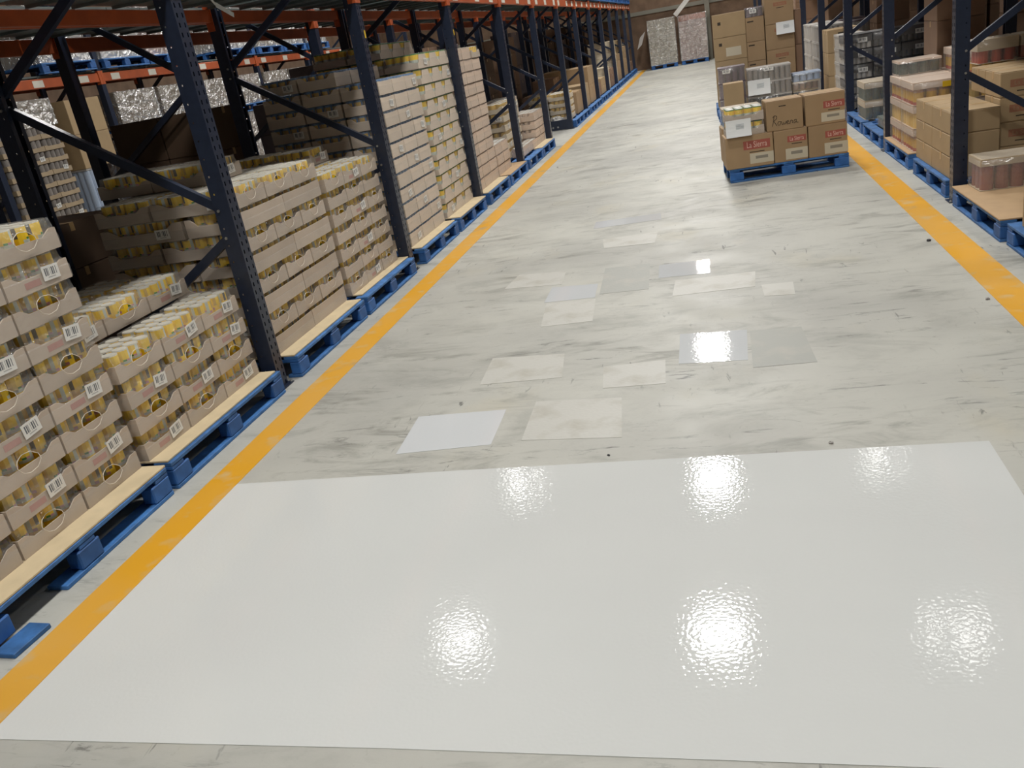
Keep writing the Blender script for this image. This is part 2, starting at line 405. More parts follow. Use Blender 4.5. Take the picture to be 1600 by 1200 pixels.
patch('pale sample square with a thin traced edge, before the bright glare square', [(-0.69, 4.46), (-0.35, 4.49), (-0.335, 4.15), (-0.66, 4.15)], M_faint)
patch('pale worn sample left of the dull grey square', [(-1.62, 6.70), (-1.22, 6.65), (-1.2, 6.27), (-1.66, 6.31)], M_faint)
patch('tiny outlined pale sample alone on the right half of the aisle', [(0.23, 5.72), (0.43, 5.72), (0.42, 5.44), (0.235, 5.47)], M_faint)
patch('grey dull square touching the bright glare sample', [(0.115, 4.84), (0.395, 4.83), (0.42, 4.28), (0.105, 4.27)], M_grey_patch)
patch('dull grey square in mid aisle between two rows of samples', [(-0.90, 6.60), (-0.55, 6.60), (-0.52, 5.9), (-0.87, 5.9)], M_grey_patch)
patch('hardly visible pale sample below the farthest white strip', [(-1.03, 7.63), (-0.54, 7.67), (-0.545, 7.26), (-0.98, 7.28)], M_faint)

# ceiling lamps
_h = MB().cyl(0, 0, 0.02, 0.30, 0.5, 20, M_wallgrey, 0.18).cyl(0, 0, 0.30, 0.42, 0.12, 14, M_wallgrey).mesh('lamp_housing')
_r = MB().bar((0, 0, 0.42), (0, 0, CEIL-LAMPZ), 0.02, 0.02, M_bolt).mesh('lamp_rod')
_d = MB().cyl(0, 0, 0.0, 0.02, 0.47, 20, M_diff).mesh('lamp_diffuser'); _d2 = MB().cyl(0, 0, 0.0, 0.02, 0.47, 20, M_diff2).mesh('lamp_diffuser')
for x, y, wt, s in LAMPS:
    row = {-0.56: 'over the main aisle', -5.1: 'over the left racks', 3.1: 'over the right rack', -7.8: 'over the next aisle', 6.6: 'beyond the right racks'}[x]
    nth = sorted(q[1] for q in LAMPS if q[0] == x).index(y)
    t = thing('ceiling_lamp', f'round high bay lamp {row}, {["first", "second", "third", "fourth", "fifth", "sixth", "seventh", "eighth", "ninth"][nth]} from the camera end', 'lamp', (x, y, LAMPZ), group='high bay lamps under the ceiling')
    part('lamp_housing', _h, t); part('lamp_rod', _r, t); part('lamp_diffuser', _d if wt > 200 else _d2, t)

# ------------------------------------------------------------------ racks
def post_mesh(hgt, name):
    """omega upright with slotted front face (+X) and drilled near and far flanks; front at x=0, body to x=-0.10, 0.10 wide in y"""
    b = MB(); m = M_blue_steel; n = int(hgt/0.05)
    for k in range(n):
        z0, z1 = k*0.05, (k+1)*0.05; a, c = z0+0.012, z0+0.036
        ys = [-0.05, -0.032, -0.020, 0.020, 0.032, 0.05]
        for i in range(5):
            if i in (1, 3):
                b.add([(0, ys[i], z0), (0, ys[i+1], z0), (0, ys[i+1], a), (0, ys[i], a)], [(0,1,2,3)], m)
                b.add([(0, ys[i], c), (0, ys[i+1], c), (0, ys[i+1], z1), (0, ys[i], z1)], [(0,1,2,3)], m)
            else:
                b.add([(0, ys[i], z0), (0, ys[i+1], z0), (0, ys[i+1], z1), (0, ys[i], z1)], [(0,1,2,3)], m)
        for s in (-1, 1):
            y = 0.05*s; xs = [0, -0.070, -0.078, -0.10]
            for i in range(3):
                if i == 1 and k % 2 == 0:
                    b.add([(xs[i], y, z0), (xs[i+1], y, z0), (xs[i+1], y, z0+0.02), (xs[i], y, z0+0.02)], [(0,1,2,3)], m)
                    b.add([(xs[i], y, z0+0.03), (xs[i+1], y, z0+0.03), (xs[i+1], y, z1), (xs[i], y, z1)], [(0,1,2,3)], m)
                else:
                    b.add([(xs[i], y, z0), (xs[i+1], y, z0), (xs[i+1], y, z1), (xs[i], y, z1)], [(0,1,2,3)], m)
    H = n*0.05
    for s in (-1, 1):   # returned lips
        y = 0.05*s; b.box(-0.102, -0.10, min(y, y-0.03*s), max(y, y-0.03*s), 0, H, m)
    return b.mesh(name)
PH = 4.6
POST = post_mesh(PH, 'post')
POSTP = MB().box(-0.10, 0, -0.05, 0.05, 0, PH, M_blue_steel).mesh('post_plain')
PLATE = MB().box(-0.13, 0.03, -0.06, 0.075, 0, 0.006, M_blue_steel).cyl(0.016, 0.06, 0.006, 0.018, 0.009, 6, M_bolt).mesh('foot_plate')
BOLT = MB().cyl(0, 0, -0.058, 0.058, 0.009, 6, M_bolt).mesh('bolt')

def rack(label, xf, sgn, depth, ys, beamz, label_cards, near_detail, deck=True, front_only=False):
    """xf: front plane, sgn=-1 rack runs to -X from its front, +1 to +X"""
    root = thing('pallet_rack', label, 'rack', (xf, 0, 0))
    rzf = 0 if sgn < 0 else PI                     # front face of a post looks to +X for sgn -1
    xr = sgn*(depth)
    for k, y in enumerate(ys):
        pm = POST if k < near_detail else POSTP
        for xx, rz in ((0, rzf), (xr, rzf+PI)):
            p = part('post', pm, root, (xx, y, 0), rz)
            part('foot_plate', PLATE, p, (0, 0, 0.0005))
        # zigzag braces; frames stand in the XZ plane
        a = sgn*0.075; c = xr - sgn*0.075
        for z0, z1, sw in ((0.97, 0.22, 0), (1.13, 1.87, 0), (2.74, 1.95, 0), (2.88, 3.7, 0)):
            bm = MB().bar((a, y, z0), (c, y, z1), 0.038, 0.05, M_blue_steel, up=(0, 0, 1)).mesh('brace')
            part('brace', bm, root)
            for (bx, bz) in ((a, z0), (c, z1)):
                if k < near_detail: 
                    o = part('bolt', BOLT, root, (bx, y, bz)); o.rotation_euler = (PI/2, 0, 0)
    for k in range(len(ys)-1):
        y0, y1 = ys[k]+0.052, ys[k+1]-0.052
        for bz in beamz:
            for xx in (sgn*0.03, xr - sgn*0.03):
                ln = y1-y0
                bm = MB().bev(-0.025, 0.025, 0.005, ln-0.005, -0.13 if xx == sgn*0.03 else -0.10, 0, 0.006, M_orange).mesh('rack_beam')
                o = part('rack_beam', bm, root, (xx, y0, bz))
                cm = MB().box(-0.03, 0.032, -0.001, 0.006, -0.17, 0.03, M_orange).box(0.032, 0.036, -0.05, 0.006, -0.17, 0.03, M_orange).mesh('beam_connector')
                cm2 = MB().box(-0.03, 0.032, -0.006, 0.001, -0.17, 0.03, M_orange).box(0.032, 0.036, -0.006, 0.05, -0.17, 0.03, M_orange).mesh('beam_connector')
                fl = 1 if (xx == sgn*0.03) == (sgn < 0) else -1
                if fl > 0:
                    part('beam_connector', cm, o); part('beam_connector', cm2, o, (0, ln, 0))
                else:
                    part('beam_connector', cm2, o, rz=PI); part('beam_connector', cm, o, (0, ln, 0), PI)
                if label_cards and xx == sgn*0.03:
                    for f in (0.12, 0.5, 0.86):
                        q = ln*f + random.uniform(-0.1, 0.1)
                        s = 0.026 if fl > 0 else -0.026
                        part('beam_label', MB().box(min(s, s*1.08), max(s, s*1.08), q-0.11, q+0.11, -0.115, -0.02, M_card).mesh('beam_label'), o)
            if deck:
                n = 6; wd = (y1-y0)/n
                dm = MB().box(0, depth-0.09, 0.004, wd-0.004, 0, 0.022, M_deck).box(0, depth-0.09, 0.004, 0.012, -0.02, 0, M_deck).box(0, depth-0.09, wd-0.012, wd-0.004, -0.02, 0, M_deck).mesh('deck_panel')
                for i in range(n):
                    part('deck_panel', dm, root, (min(sgn*0.045, xr-sgn*0.045), y0+i*wd, bz+0.021))
    return root

YS = [-0.75, 1.92, 4.59, 7.29, 10.09, 12.77, 15.40, 18.0, 20.62, 23.22, 25.82, 28.42, 31.0, 33.6, 36.2]
r1 = rack('long dark blue and orange pallet rack beside the yellow line with can stacks below', -2.72, -1, 1.34, YS, (2.43,), True, 7)
# frame guard plate at the empty bay
part('frame_guard', MB().bev(-0.47, 0.0, -0.07, -0.055, 0.01, 0.20, 0.004, M_blue_steel).cyl(0, 0, 0, 0.001, 0.001, 3, M_blue_steel).mesh('frame_guard'), r1, (0, 18.0, 0))
for bx in (-0.40, -0.30):
    o = part('bolt', MB().cyl(0, 0, 0, 0.02, 0.018, 8, M_bolt).mesh('bolt'), r1, (bx, 17.945, 0.07)); o.rotation_euler = (PI/2, 0, 0)
r2 = rack('second pallet rack standing back to back behind the can stacks', -5.62, 1, 1.30, YS[1:], (2.465,), True, 0)
r3 = rack('distant pallet rack across the next aisle with labelled orange beams', -9.2, -1, 1.2, YS[2:12], (2.42,), True, 0)
YSR = [1.9, 4.7, 7.50, 10.32, 13.12, 15.95, 18.8, 21.6, 24.4, 27.2, 30.0, 32.8, 35.6]
r4 = rack('dark blue pallet rack on the carton and shrink-pack side of the aisle', 1.80, 1, 1.25, YSR, (2.6,), True, 5)
r5 = rack('pallet rack back to back behind the carton rack', 4.55, -1, 1.25, YSR[1:8], (2.6,), False, 0)
# yellow stickers on two posts
for y, z in ((7.29, 2.02), (10.09, 1.98)):
    part('yellow_sticker', MB().box(0.0, 0.001, 0.01, 0.04, -0.03, 0.03, M_yellowlabel).mesh('yellow_sticker'), r1, (0, y, z))

# ------------------------------------------------------------------ pallets
def pallet_meshes(L=1.2, W=1.0):
    """long side L along Y, depth W along X, front at x=0 running to -X"""
    d = {}
    d['deck_board'] = MB().bev(-0.10, 0, 0, L, 0, 0.02, 0.003, M_blue2).mesh('deck_board')
    d['stringer_board'] = MB().bev(-W+0.002, -0.002, -0.05, 0.05, 0, 0.02, 0.003, M_blue).mesh('stringer_board')
    d['block'] = MB().bev(-0.07, 0, -0.07, 0.07, 0, 0.082, 0.006, M_blue).mesh('block')
    d['bottom_board'] = MB().bev(-0.05, 0.05, 0, L, 0, 0.02, 0.003, M_blue2).mesh('bottom_board')
    return d
PM = pallet_meshes(); PM08 = pallet_meshes(1.2, 0.8); PM_S = pallet_meshes(1.0, 1.0)
NP = 0
def pallet(label, x, y, sgn=-1, rz=0.0, z=0.0, L=1.2, W=1.0, broken=False, group=None):
    """x = front face, y = near end; sgn -1: body runs to -X; +1: to +X"""
    d = PM if (L, W) == (1.2, 1.0) else PM08 if W == 0.8 else PM_S
    rot = (0 if sgn < 0 else PI) + rz
    yy = y if sgn < 0 else y+L
    t = thing('pallet', label, 'pallet', (x, yy, z), rot, group)
    for i in range(3):
        xc = (-0.05, -W/2, -W+0.05)[i]
        if broken and i == 0:
            a = MB().bev(-0.05, 0.05, 0.42, L, 0, 0.02, 0.003, M_blue2).mesh('bottom_board')
            b = MB().bev(-0.05, 0.05, -0.02, 0.16, 0, 0.02, 0.003, M_blue2).mesh('bottom_board')
            part('bottom_board', a, t, (xc, 0, 0)); part('bottom_board', b, t, (xc+0.10, 0.03, 0), -0.06)
        else: part('bottom_board', d['bottom_board'], t, (xc, 0, 0))
        for j, yc in enumerate((0.07, L/2, L-0.07)):
            part('block', d['block'], t, ((0, -W/2+0.035, -W+0.07)[i], yc, 0.0205))
        part('stringer_board', d['stringer_board'], t, (0, (0.05, L/2, L-0.05)[i], 0.103))
    for j in range(6):
        part('deck_board', d['deck_board'], t, (-(W-0.10)*j/5, 0, 0.1235))
    return t
PZ = 0.1437
def sheet(label, x, y, L, W, z=PZ, m=None, sgn=-1, rz=0.0, th=0.011):
    m = m or M_sheet
    me = MB().bev(-W if sgn < 0 else 0, 0 if sgn < 0 else W, 0, L, 0.0003, th, 0.002, m).mesh('load_sheet')
    return thing('load_sheet', label, 'sheet', (x, y, z), rz, data=me)
TZ = PZ + 0.0115

# ------------------------------------------------------------------ trays of cans
CAN = {}
def can_mesh(style, r, h):
    key = (style, round(r, 4), round(h, 4))
    if key in CAN: return CAN[key]
    S = {'yellow': (M_yel, M_lid, 1), 'blue': (M_yel2, M_lidb, 2), 'green': (M_yel, M_lidg, 3), 'pink': (M_traypink, M_lidw, 0), 'cream': (M_yel2, M_lidw, 0), 'grey': (M_grey, M_whitish, 0)}[style]
    b = MB(); n = 14; q = S[2]
    zs = [0, h*0.42, h*0.53, h*0.60, h*0.955, h] if q == 1 else [0, h*0.45, h*0.58, h*0.70, h*(0.86 if q == 2 else 0.92), h]
    rr = [r, r, r, r, r, r*0.95]
    for k in range(5):
        for i in range(n):
            a0, a1 = 2*PI*i/n, 2*PI*(i+1)/n; j = i % 7; m = S[0]
            if q == 1:
                if k == 4: m = M_lid
                elif k in (1, 2, 3) and i in (3, 10): m = M_lab_w
                elif k == 3 and i in (4, 12): m = M_yel2
                elif k == 1: m = M_lab_w if j in (0, 1, 2, 3) else M_lab_p if j == 4 else M_yel
                elif k == 2: m = M_lab_g if j == 1 else M_lab_p if j in (2, 3) else M_yel
                elif k == 3 and i == 5: m = M_lab_d
                else: m = M_yel
            elif q in (2, 3):
                m = S[1] if k == 4 else M_lab_w if k in (0, 1) else (S[0] if q == 3 or i % 4 else M_lidb)
            b.add([(rr[k]*math.cos(a0), rr[k]*math.sin(a0), zs[k]), (rr[k]*math.cos(a1), rr[k]*math.sin(a1), zs[k]),
                   (rr[k+1]*math.cos(a1), rr[k+1]*math.sin(a1), zs[k+1]), (rr[k+1]*math.cos(a0), rr[k+1]*math.sin(a0), zs[k+1])], [(0,1,2,3)], m)
    lid = M_lid if S[2] == 1 else S[1] if S[2] != 3 else M_lidw
    q = r*0.93; q2 = r*0.80
    for i in range(n):
        a0, a1 = 2*PI*i/n, 2*PI*(i+1)/n
        b.add([(q*math.cos(a0), q*math.sin(a0), h), (q*math.cos(a1), q*math.sin(a1), h), (q2*math.cos(a1), q2*math.sin(a1), h-0.002), (q2*math.cos(a0), q2*math.sin(a0), h-0.002)], [(0,1,2,3)], lid)
    b.add([(q2*math.cos(2*PI*i/n), q2*math.sin(2*PI*i/n), h-0.002) for i in range(n)], [tuple(range(n))], lid)
    CAN[key] = b.mesh('can', True); return CAN[key]

TR = {}
def tray_meshes(style, w, d, h, face, lvl, m_card, hf, hs, hc):
    """local: x depth (front at +d/2), y width, z up from 0"""
    key = (style, w, d, h, face, lvl, m_card.name, hf, hs, hc)
    if key in TR: return TR[key]
    T = {}
    # cardboard tray: wavy-edged wall with thickness
    b = MB(); t = 0.004
    def prof(n0, n1, q, hm):
        e = min(q, 1-q)
        if e < 0.10: return h*hc
        if e < 0.22: return h*(hc + (hm-hc)*(0.5-0.5*math.cos(PI*(e-0.10)/0.12)))
        return h*hm
    P = []
    ts = [0, 0.10, 0.15, 0.22, 0.78, 0.85, 0.90]
    cor = [(d/2, -w/2), (d/2, w/2), (-d/2, w/2), (-d/2, -w/2)]
    for i in range(4):
        a, c = cor[i], cor[(i+1) % 4]; hm = hf if i in (0, 2) else hs
        for q in ts: P.append((a[0]+(c[0]-a[0])*q, a[1]+(c[1]-a[1])*q, prof(0, 0, q, hm)))
    n = len(P); sx, sy = (d/2-t)/(d/2), (w/2-t)/(w/2)
    vs = [(x, y, 0) for x, y, z in P] + [(x, y, z) for x, y, z in P] + [(x*sx, y*sy, z) for x, y, z in P] + [(x*sx, y*sy, t) for x, y, z in P]
    fs = []
    for i in range(n):
        j = (i+1) % n
        fs += [(i, j, n+j, n+i), (n+i, n+j, 2*n+j, 2*n+i), (2*n+i, 2*n+j, 3*n+j, 3*n+i)]
    fs.append(tuple(range(n-1, -1, -1))); fs.append(tuple(range(3*n, 4*n)))
    b.add(vs, fs, m_card); T['tray'] = b.mesh('cardboard_tray')
    nx, ny = max(1, round(d/0.1)), max(1, round(w/0.1))
    ins = 0.044 if style == 'yellow' else 0.02
    cx, cy = (d-ins)/nx, (w-ins)/ny; r = min(cx, cy)/2*0.992
    T['pos'] = [(-d/2+ins/2+cx*(i+0.5), -w/2+ins/2+cy*(j+0.5), i == nx-1 or j in (0, ny-1) or i == 0) for i in range(nx) for j in range(ny)]
    T['can'] = can_mesh(style, r, h-0.010)
    if lvl < 2:
        b = MB(); cm = {m: m for m in T['can'].materials}
        src = T['can']; vv = [v.co.copy() for v in src.vertices]
        for px, py, per in T['pos']:
            k = len(b.v); b.v += [(v.x+px, v.y+py, v.z+0.005) for v in vv]
            for p in src.polygons:
                b.f.append([k+i for i in p.vertices]); b.m.append(b.slot(src.materials[p.material_index]))
        T['cans'] = b.mesh('can_set')
    # film
    e = 0.003; x1, y1 = d/2+e, w/2+e; xt, yt = d/2-ins/2+0.003, w/2-ins/2+0.003; zt = h-0.001
    b = MB()
    m = M_film
    ring = lambda X, Y, Z: [(X, -Y, Z), (X, Y, Z), (-X, Y, Z), (-X, -Y, Z)]
    R = ring(x1, y1, 0.004) + ring(x1, y1, h*0.42) + ring(xt+0.003, yt+0.003, h*0.74) + ring(xt, yt, zt)
    for k in range(3):
        for i in range(4):
            j = (i+1) % 4
            if face == 'hole' and i in (0, 2): continue
            b.add([R[k*4+i], R[k*4+j], R[k*4+4+j], R[k*4+4+i]], [(0,1,2,3)], m)
    b.add(R[12:16], [(0,1,2,3)], m)
    if face == 'hole':
        for sg in (1, -1):
            a, c = min(0.062, w*0.17), h*0.29; zc = h*0.50; N_ = 24; ax = 0.06
            def surf(yy, zz):
                f = max(0.0, min(1.0, (zz-h*0.42)/(zt-h*0.42)))
                return x1 + (xt-x1)*f
            el = [(sg*(surf(0, zc+c*math.sin(2*PI*k/N_))+0.004), a*math.cos(2*PI*k/N_), zc+c*math.sin(2*PI*k/N_)) for k in range(N_)]
            bo = []
            for k in range(N_):
                cs, sn = math.cos(2*PI*k/N_), math.sin(2*PI*k/N_); s = max(abs(cs), abs(sn)); cs /= s; sn /= s
                yy = cs*(y1-0.004); zz = h/2 + sn*(h/2-0.003); bo.append((sg*surf(yy, zz), yy, max(0.004, zz)))
            vs = el+bo
            b.add(vs, [((k, (k+1) % N_, N_+(k+1) % N_, N_+k) if sg < 0 else (N_+k, N_+(k+1) % N_, (k+1) % N_, k)) for k in range(N_)], m)
            if sg > 0:
                T['rim'] = MB().tube([(p[0]+0.001, p[1]*(1+0.03*math.sin(1.7*k)), p[2]+0.0015*math.sin(2.1*k)) for k, p in enumerate(el)], 0.0018, 5, M_rim, True).mesh('film_rim', True)
    T['film'] = b.mesh('plastic_film')
    if face == 'barcode':
        lw, lh = min(0.10, w*0.3), min(0.062, h*0.45)
        T['label'] = MB().box(0, 0.0012, -lw/2, lw/2, -lh/2, lh/2, M_barcode).mesh('barcode_label'); T['lpos'] = (d/2+0.0045, w*0.19, h*0.40)
        T['mark'] = MB().bev(0, 0.0006, -w*0.12, w*0.12, -h*0.10, h*0.10, 0.0002, M_pink).mesh('printed_mark'); T['mpos'] = (d/2+0.0002, -w*0.10, h*0.24)
    TR[key] = T; return T

ORD = ['bottom', 'second', 'third', 'fourth', 'fifth', 'sixth', 'seventh', 'eighth', 'ninth', 'tenth', 'eleventh', 'twelfth', 'thirteenth']
STY = {   # card material, front wall, side wall, corner heights
 'yellow': (M_tray, 0.45, 0.45, 0.64), 'yellowplain': (M_tray, 0.82, 0.52, 0.84), 'yellowmid': (M_tray, 0.58, 0.50, 0.72), 'blue': (M_traypale, 0.84, 0.60, 0.86), 'green': (M_traypale, 0.89, 0.45, 0.38),
 'pink': (M_traypink, 0.86, 0.6, 0.9), 'cream': (M_traycream, 0.66, 0.5, 0.72), 'grey': (M_tray_tan, 0.35, 0.35, 0.42)}
def tray(label, x, y, z, rz, style, w, d, h, face, lvl, full=False, sty=None, film=True, cat='can tray', group=None, side=None):
    sp = STY[sty or style]
    T = tray_meshes(style, w, d, h, face, lvl, *sp)
    t = thing('can_tray', label, cat, (x, y, z), rz, group)
    part('cardboard_tray', T['tray'], t)
    if lvl >= 2:
        for px, py, per in T['pos']:
            if per or full: part('can', T['can'], t, (px, py, 0.005), random.choice((0.0, 0.9, 1.8, 2.7, 3.6, 4.5, 5.4)))
    else: part('can_set', T['cans'], t, kind='stuff')
    if film and lvl >= 1:
        part('plastic_film', T['film'], t)
        if 'rim' in T: part('film_rim', T['rim'], t)
    if 'label' in T:
        part('barcode_label', T['label'], t, T['lpos'], rot=(random.uniform(-0.12, 0.12), 0, 0))
        if style == 'yellow' and lvl >= 2: part('printed_mark', T['mark'], t, T['mpos'])
    if side:   # label on the near (-Y) flank
        q = part('barcode_label', MB().box(0, 0.0012, -0.05, 0.05, -0.031, 0.031, M_barcode).mesh('barcode_label'), t, (side*d*0.25, -w/2-0.0035, h*0.38), -PI/2)
    return t

def stack(where, look, style, xf, y0, n_rows, h, rows_of, faces, lvl, sgn=-1, z=TZ, sty_of=None, jit=0.004, top_extra=0, side_labels=False, film=True, only=None):
    """rows_of(layer) -> list of rows from the front: (depth, [widths along Y]); n_rows: layers per row"""
    maxL = max(n_rows)
    for L in range(maxL):
        rows = rows_of(L); x = random.uniform(-0.006, 0.006)
        for ri, (dep, ws) in enumerate(rows):
            nr = n_rows[min(ri, len(n_rows)-1)]
            y = y0
            for ci, wd in enumerate(ws):
                top = L >= nr-1
                show = (ri == 0 or ci == 0 or top or L >= n_rows[max(0, min(ri, len(n_rows)-1)-1)]) and L < nr
                if only and not only(L, ri, ci): show = False
                if show:
                    f = faces(L, ri, ci)
                    jx, jy = random.uniform(-0.002, 0.002), random.uniform(-0.0015, 0.0015)
                    pos = ['nearest', 'second', 'third', 'fourth', 'fifth'][ci] if ci < len(ws)-1 or len(ws) == 1 else 'farthest'
                    row = ['front', 'second', 'third', 'rear'][ri]
                    lab = f'{look} tray, {ORD[L]} layer, {pos} in {row} row, {where}'
                    fz = {'hole': 'hole', 'barcode': 'barcode', 'plain': 'plain'}[f]
                    tray(lab, xf + sgn*(x+dep/2) + jx, y+wd/2+jy, z+L*h, 0 if sgn < 0 else PI, style, round(wd-0.012, 4), round(dep-0.020, 4), h-0.001, fz, lvl,
                         full=top, sty=(sty_of(L, ri, ci) if sty_of else None), film=film, side=((1 if (L+ri) % 3 == 1 else 0) if side_labels and ci == 0 else None))
                y += wd
            x += dep

# ---- left rack, near bay: two pallets
pallet('worn blue pallet with a broken bottom board under the tallest near can stack', -2.66, 2.04, broken=True)
sheet('pale chipboard sheet under the tallest near can stack', -2.665, 2.03, 1.215, 0.98)
pallet('scuffed blue pallet under the low can stack before the first post', -2.66, 3.285)
sheet('pale chipboard sheet under the low can stack before the first post', -2.68, 3.29, 1.17, 0.96)
pallet('blue pallet reaching out of the frame, before the tallest near stack', -2.66, 0.64)
R3 = lambda L: [(0.30, [0.40, 0.40, 0.40])]*3
stack('tallest near stack', 'yellow can', 'yellow', -2.78, 2.04, [9, 9, 9], 0.1365, R3, lambda L, r, c: 'hole' if L % 2 == 0 else 'barcode', 2)
R2 = lambda L: [(0.30, [0.387]*3)]*3
stack('low stack before first post', 'yellow can', 'yellow', -2.775, 3.29, [4, 5, 5], 0.1365, R2, lambda L, r, c: ('hole' if c == 0 else 'barcode') if L == 3 else ('barcode' if (L+c) % 2 == 0 else 'hole'), 2)
# ---- second bay
pallet('blue pallet with a white scratch just past the first post', -2.66, 4.73)
sheet('wide chipboard sheet on the pallet just past the first post', -2.68, 4.73, 1.19, 0.97)
pallet('blue pallet with pale front edge before the second post', -2.66, 5.995)
sheet('chipboard sheet on the pallet before the second post', -2.72, 6.05, 1.16, 0.92)
RA = lambda L: ([(0.60, [0.40]*3), (0.40, [0.60]*2)] if L % 2 else [(0.40, [0.60]*2), (0.60, [0.40]*3)])
stack('eight-layer stack past first post', 'yellow can', 'yellow', -2.78, 4.73, [8, 8], 0.1345, RA, lambda L, r, c: ('hole' if L % 2 else 'plain') if r == 0 else 'plain', 2,
      sty_of=lambda L, r, c: 'yellowmid' if L % 2 else 'yellowplain', side_labels=True)
for i, (x, w_) in enumerate(((-3.36, 0.40), (-3.77, 0.40))):
    tray(f'yellow can tray lying loose atop the eight-layer stack, {("outer", "inner")[i]} of two', x, 5.33, TZ+8*0.1345, 0, 'yellow', 0.46, w_, 0.134, 'barcode', 2, full=True)
R4 = lambda L: [(0.35, [0.37]*3)]*3
stack('seven-layer stack before second post', 'yellow can', 'yellow', -2.79, 6.03, [7, 7], 0.1335, R4, lambda L, r, c: 'barcode' if (L*2+c) % 4 == 1 else ('hole' if (L+c) % 2 == 0 else 'plain'), 2, sty_of=lambda L, r, c: 'yellowmid')
for i, x in enumerate((-3.40, -3.77)):
    tray(f'yellow can tray left on top of the seven-layer stack, {("outer", "inner")[i]} of two', x, 6.96, TZ+7*0.1335, 0.0, 'yellow', 0.36, 0.36, 0.132, 'barcode', 2, full=True)
# ---- third bay
pallet('blue pallet past the second post under blue-lidded cans', -2.66, 7.50)
sheet('thin sheet under the blue-lidded can stack', -2.69, 7.52, 1.18, 0.95)
pallet('blue pallet under the green-topped can stack', -2.66, 8.80)
sheet('pale sheet under the green-topped can stack', -2.66, 8.83, 1.18, 0.98)
R5 = lambda L: ([(0.38, [0.38]*3)]*3)
stack('stack past second post', 'blue-lidded can', 'blue', -2.79, 7.58, [11, 12, 12], 0.1365, R5, lambda L, r, c: 'barcode' if (L+c) % 3 == 0 else 'plain', 1, side_labels=True, film=True)
stack('stack before third post', 'green-topped can', 'green', -2.79, 8.84, [11, 12, 12], 0.152, R5, lambda L, r, c: 'barcode' if (L*2+c) % 5 == 0 else 'plain', 1, side_labels=False)
# ---- fourth bay
pallet('blue pallet past the third post under the pale pink tall stack', -2.66, 10.22)
sheet('sheet under the pale pink tall stack', -2.68, 10.22, 1.19, 0.95)
pallet('blue pallet half covered by a low tray stack before the fourth post', -2.66, 11.50)
sheet('bare tan sheet beside the low tray stack before the fourth post', -2.67, 11.50, 1.2, 0.97, m=M_cardsheet)
stack('tall stack past third post', 'pale pink can', 'pink', -2.80, 10.24, [12, 11, 11], 0.1385, lambda L: [(0.40, [0.40]*3)]*2, lambda L, r, c: 'plain', 1, only=lambda L, r, c: not (L == 11 and c == 2))
tray('yellow can tray alone on top of the pale pink tall stack', -3.0, 11.27, TZ+11*0.1385, 0, 'yellow', 0.42, 0.40, 0.137, 'plain', 1, full=True)
stack('low stack before fourth post', 'pale pink can', 'pink', -2.80, 11.50, [3, 3], 0.135, lambda L: [(0.40, [0.40, 0.40])]*2, lambda L, r, c: 'plain', 1)
stack('inner stack behind fourth post', 'amber can', 'cream', -3.622, 11.48, [6], 0.135, lambda L: [(0.335, [0.40, 0.40, 0.40])], lambda L, r, c: 'barcode' if c == 0 else 'plain', 1, side_labels=True)
# ---- fifth bay
pallet('dark blue pallet just past the fourth post', -2.66, 12.86)
pallet('blue pallet with a pale sheet at the edge of the empty bay', -2.66, 14.09)
sheet('thin pale sheet at the edge of the empty bay', -2.68, 14.09, 1.18, 0.95)
stack('inner stack past fourth post', 'amber can', 'cream', -3.02, 13.22, [6], 0.135, lambda L: [(0.35, [0.40, 0.40, 0.40])], lambda L, r, c: 'barcode' if (L+c) % 2 else 'plain', 1, side_labels=True)
stack('low stack at the empty bay', 'cream can', 'pink', -2.80, 13.22, [1], 0.135, lambda L: [(0.2, [0.40, 0.40, 0.40])], lambda L, r, c: 'plain', 1)
stack('short stack at the empty bay', 'cream can', 'pink', -2.80, 14.45, [4, 6], 0.133, lambda L: [(0.40, [0.42, 0.42]), (0.4, [0.42, 0.42])], lambda L, r, c: 'plain', 1)

# ------------------------------------------------------------------ cartons, packs
CT = {}
def text_mesh(body, size, m, shear=0.0, ext=0.0006):
    key = (body, size, m.name, shear)
    if key in CT: return CT[key]
    c = D.curves.new('lettering', 'FONT'); c.body = body; c.size = size; c.align_x = 'CENTER'; c.align_y = 'CENTER'; c.extrude = ext; c.shear = shear; c.offset = -0.004*size if shear else 0; c.resolution_u = 3
    o = D.objects.new('lettering_tmp', c); COL.objects.link(o); bpy.context.view_layer.update()
    me = D.meshes.new_from_object(o.evaluated_get(bpy.context.evaluated_depsgraph_get())); D.objects.remove(o); D.curves.remove(c)
    me.materials.clear(); me.materials.append(m); me.name = 'lettering'
    CT[key] = me; return me
STAND = (PI/2, 0, 0)     # text on a -Y facing wall

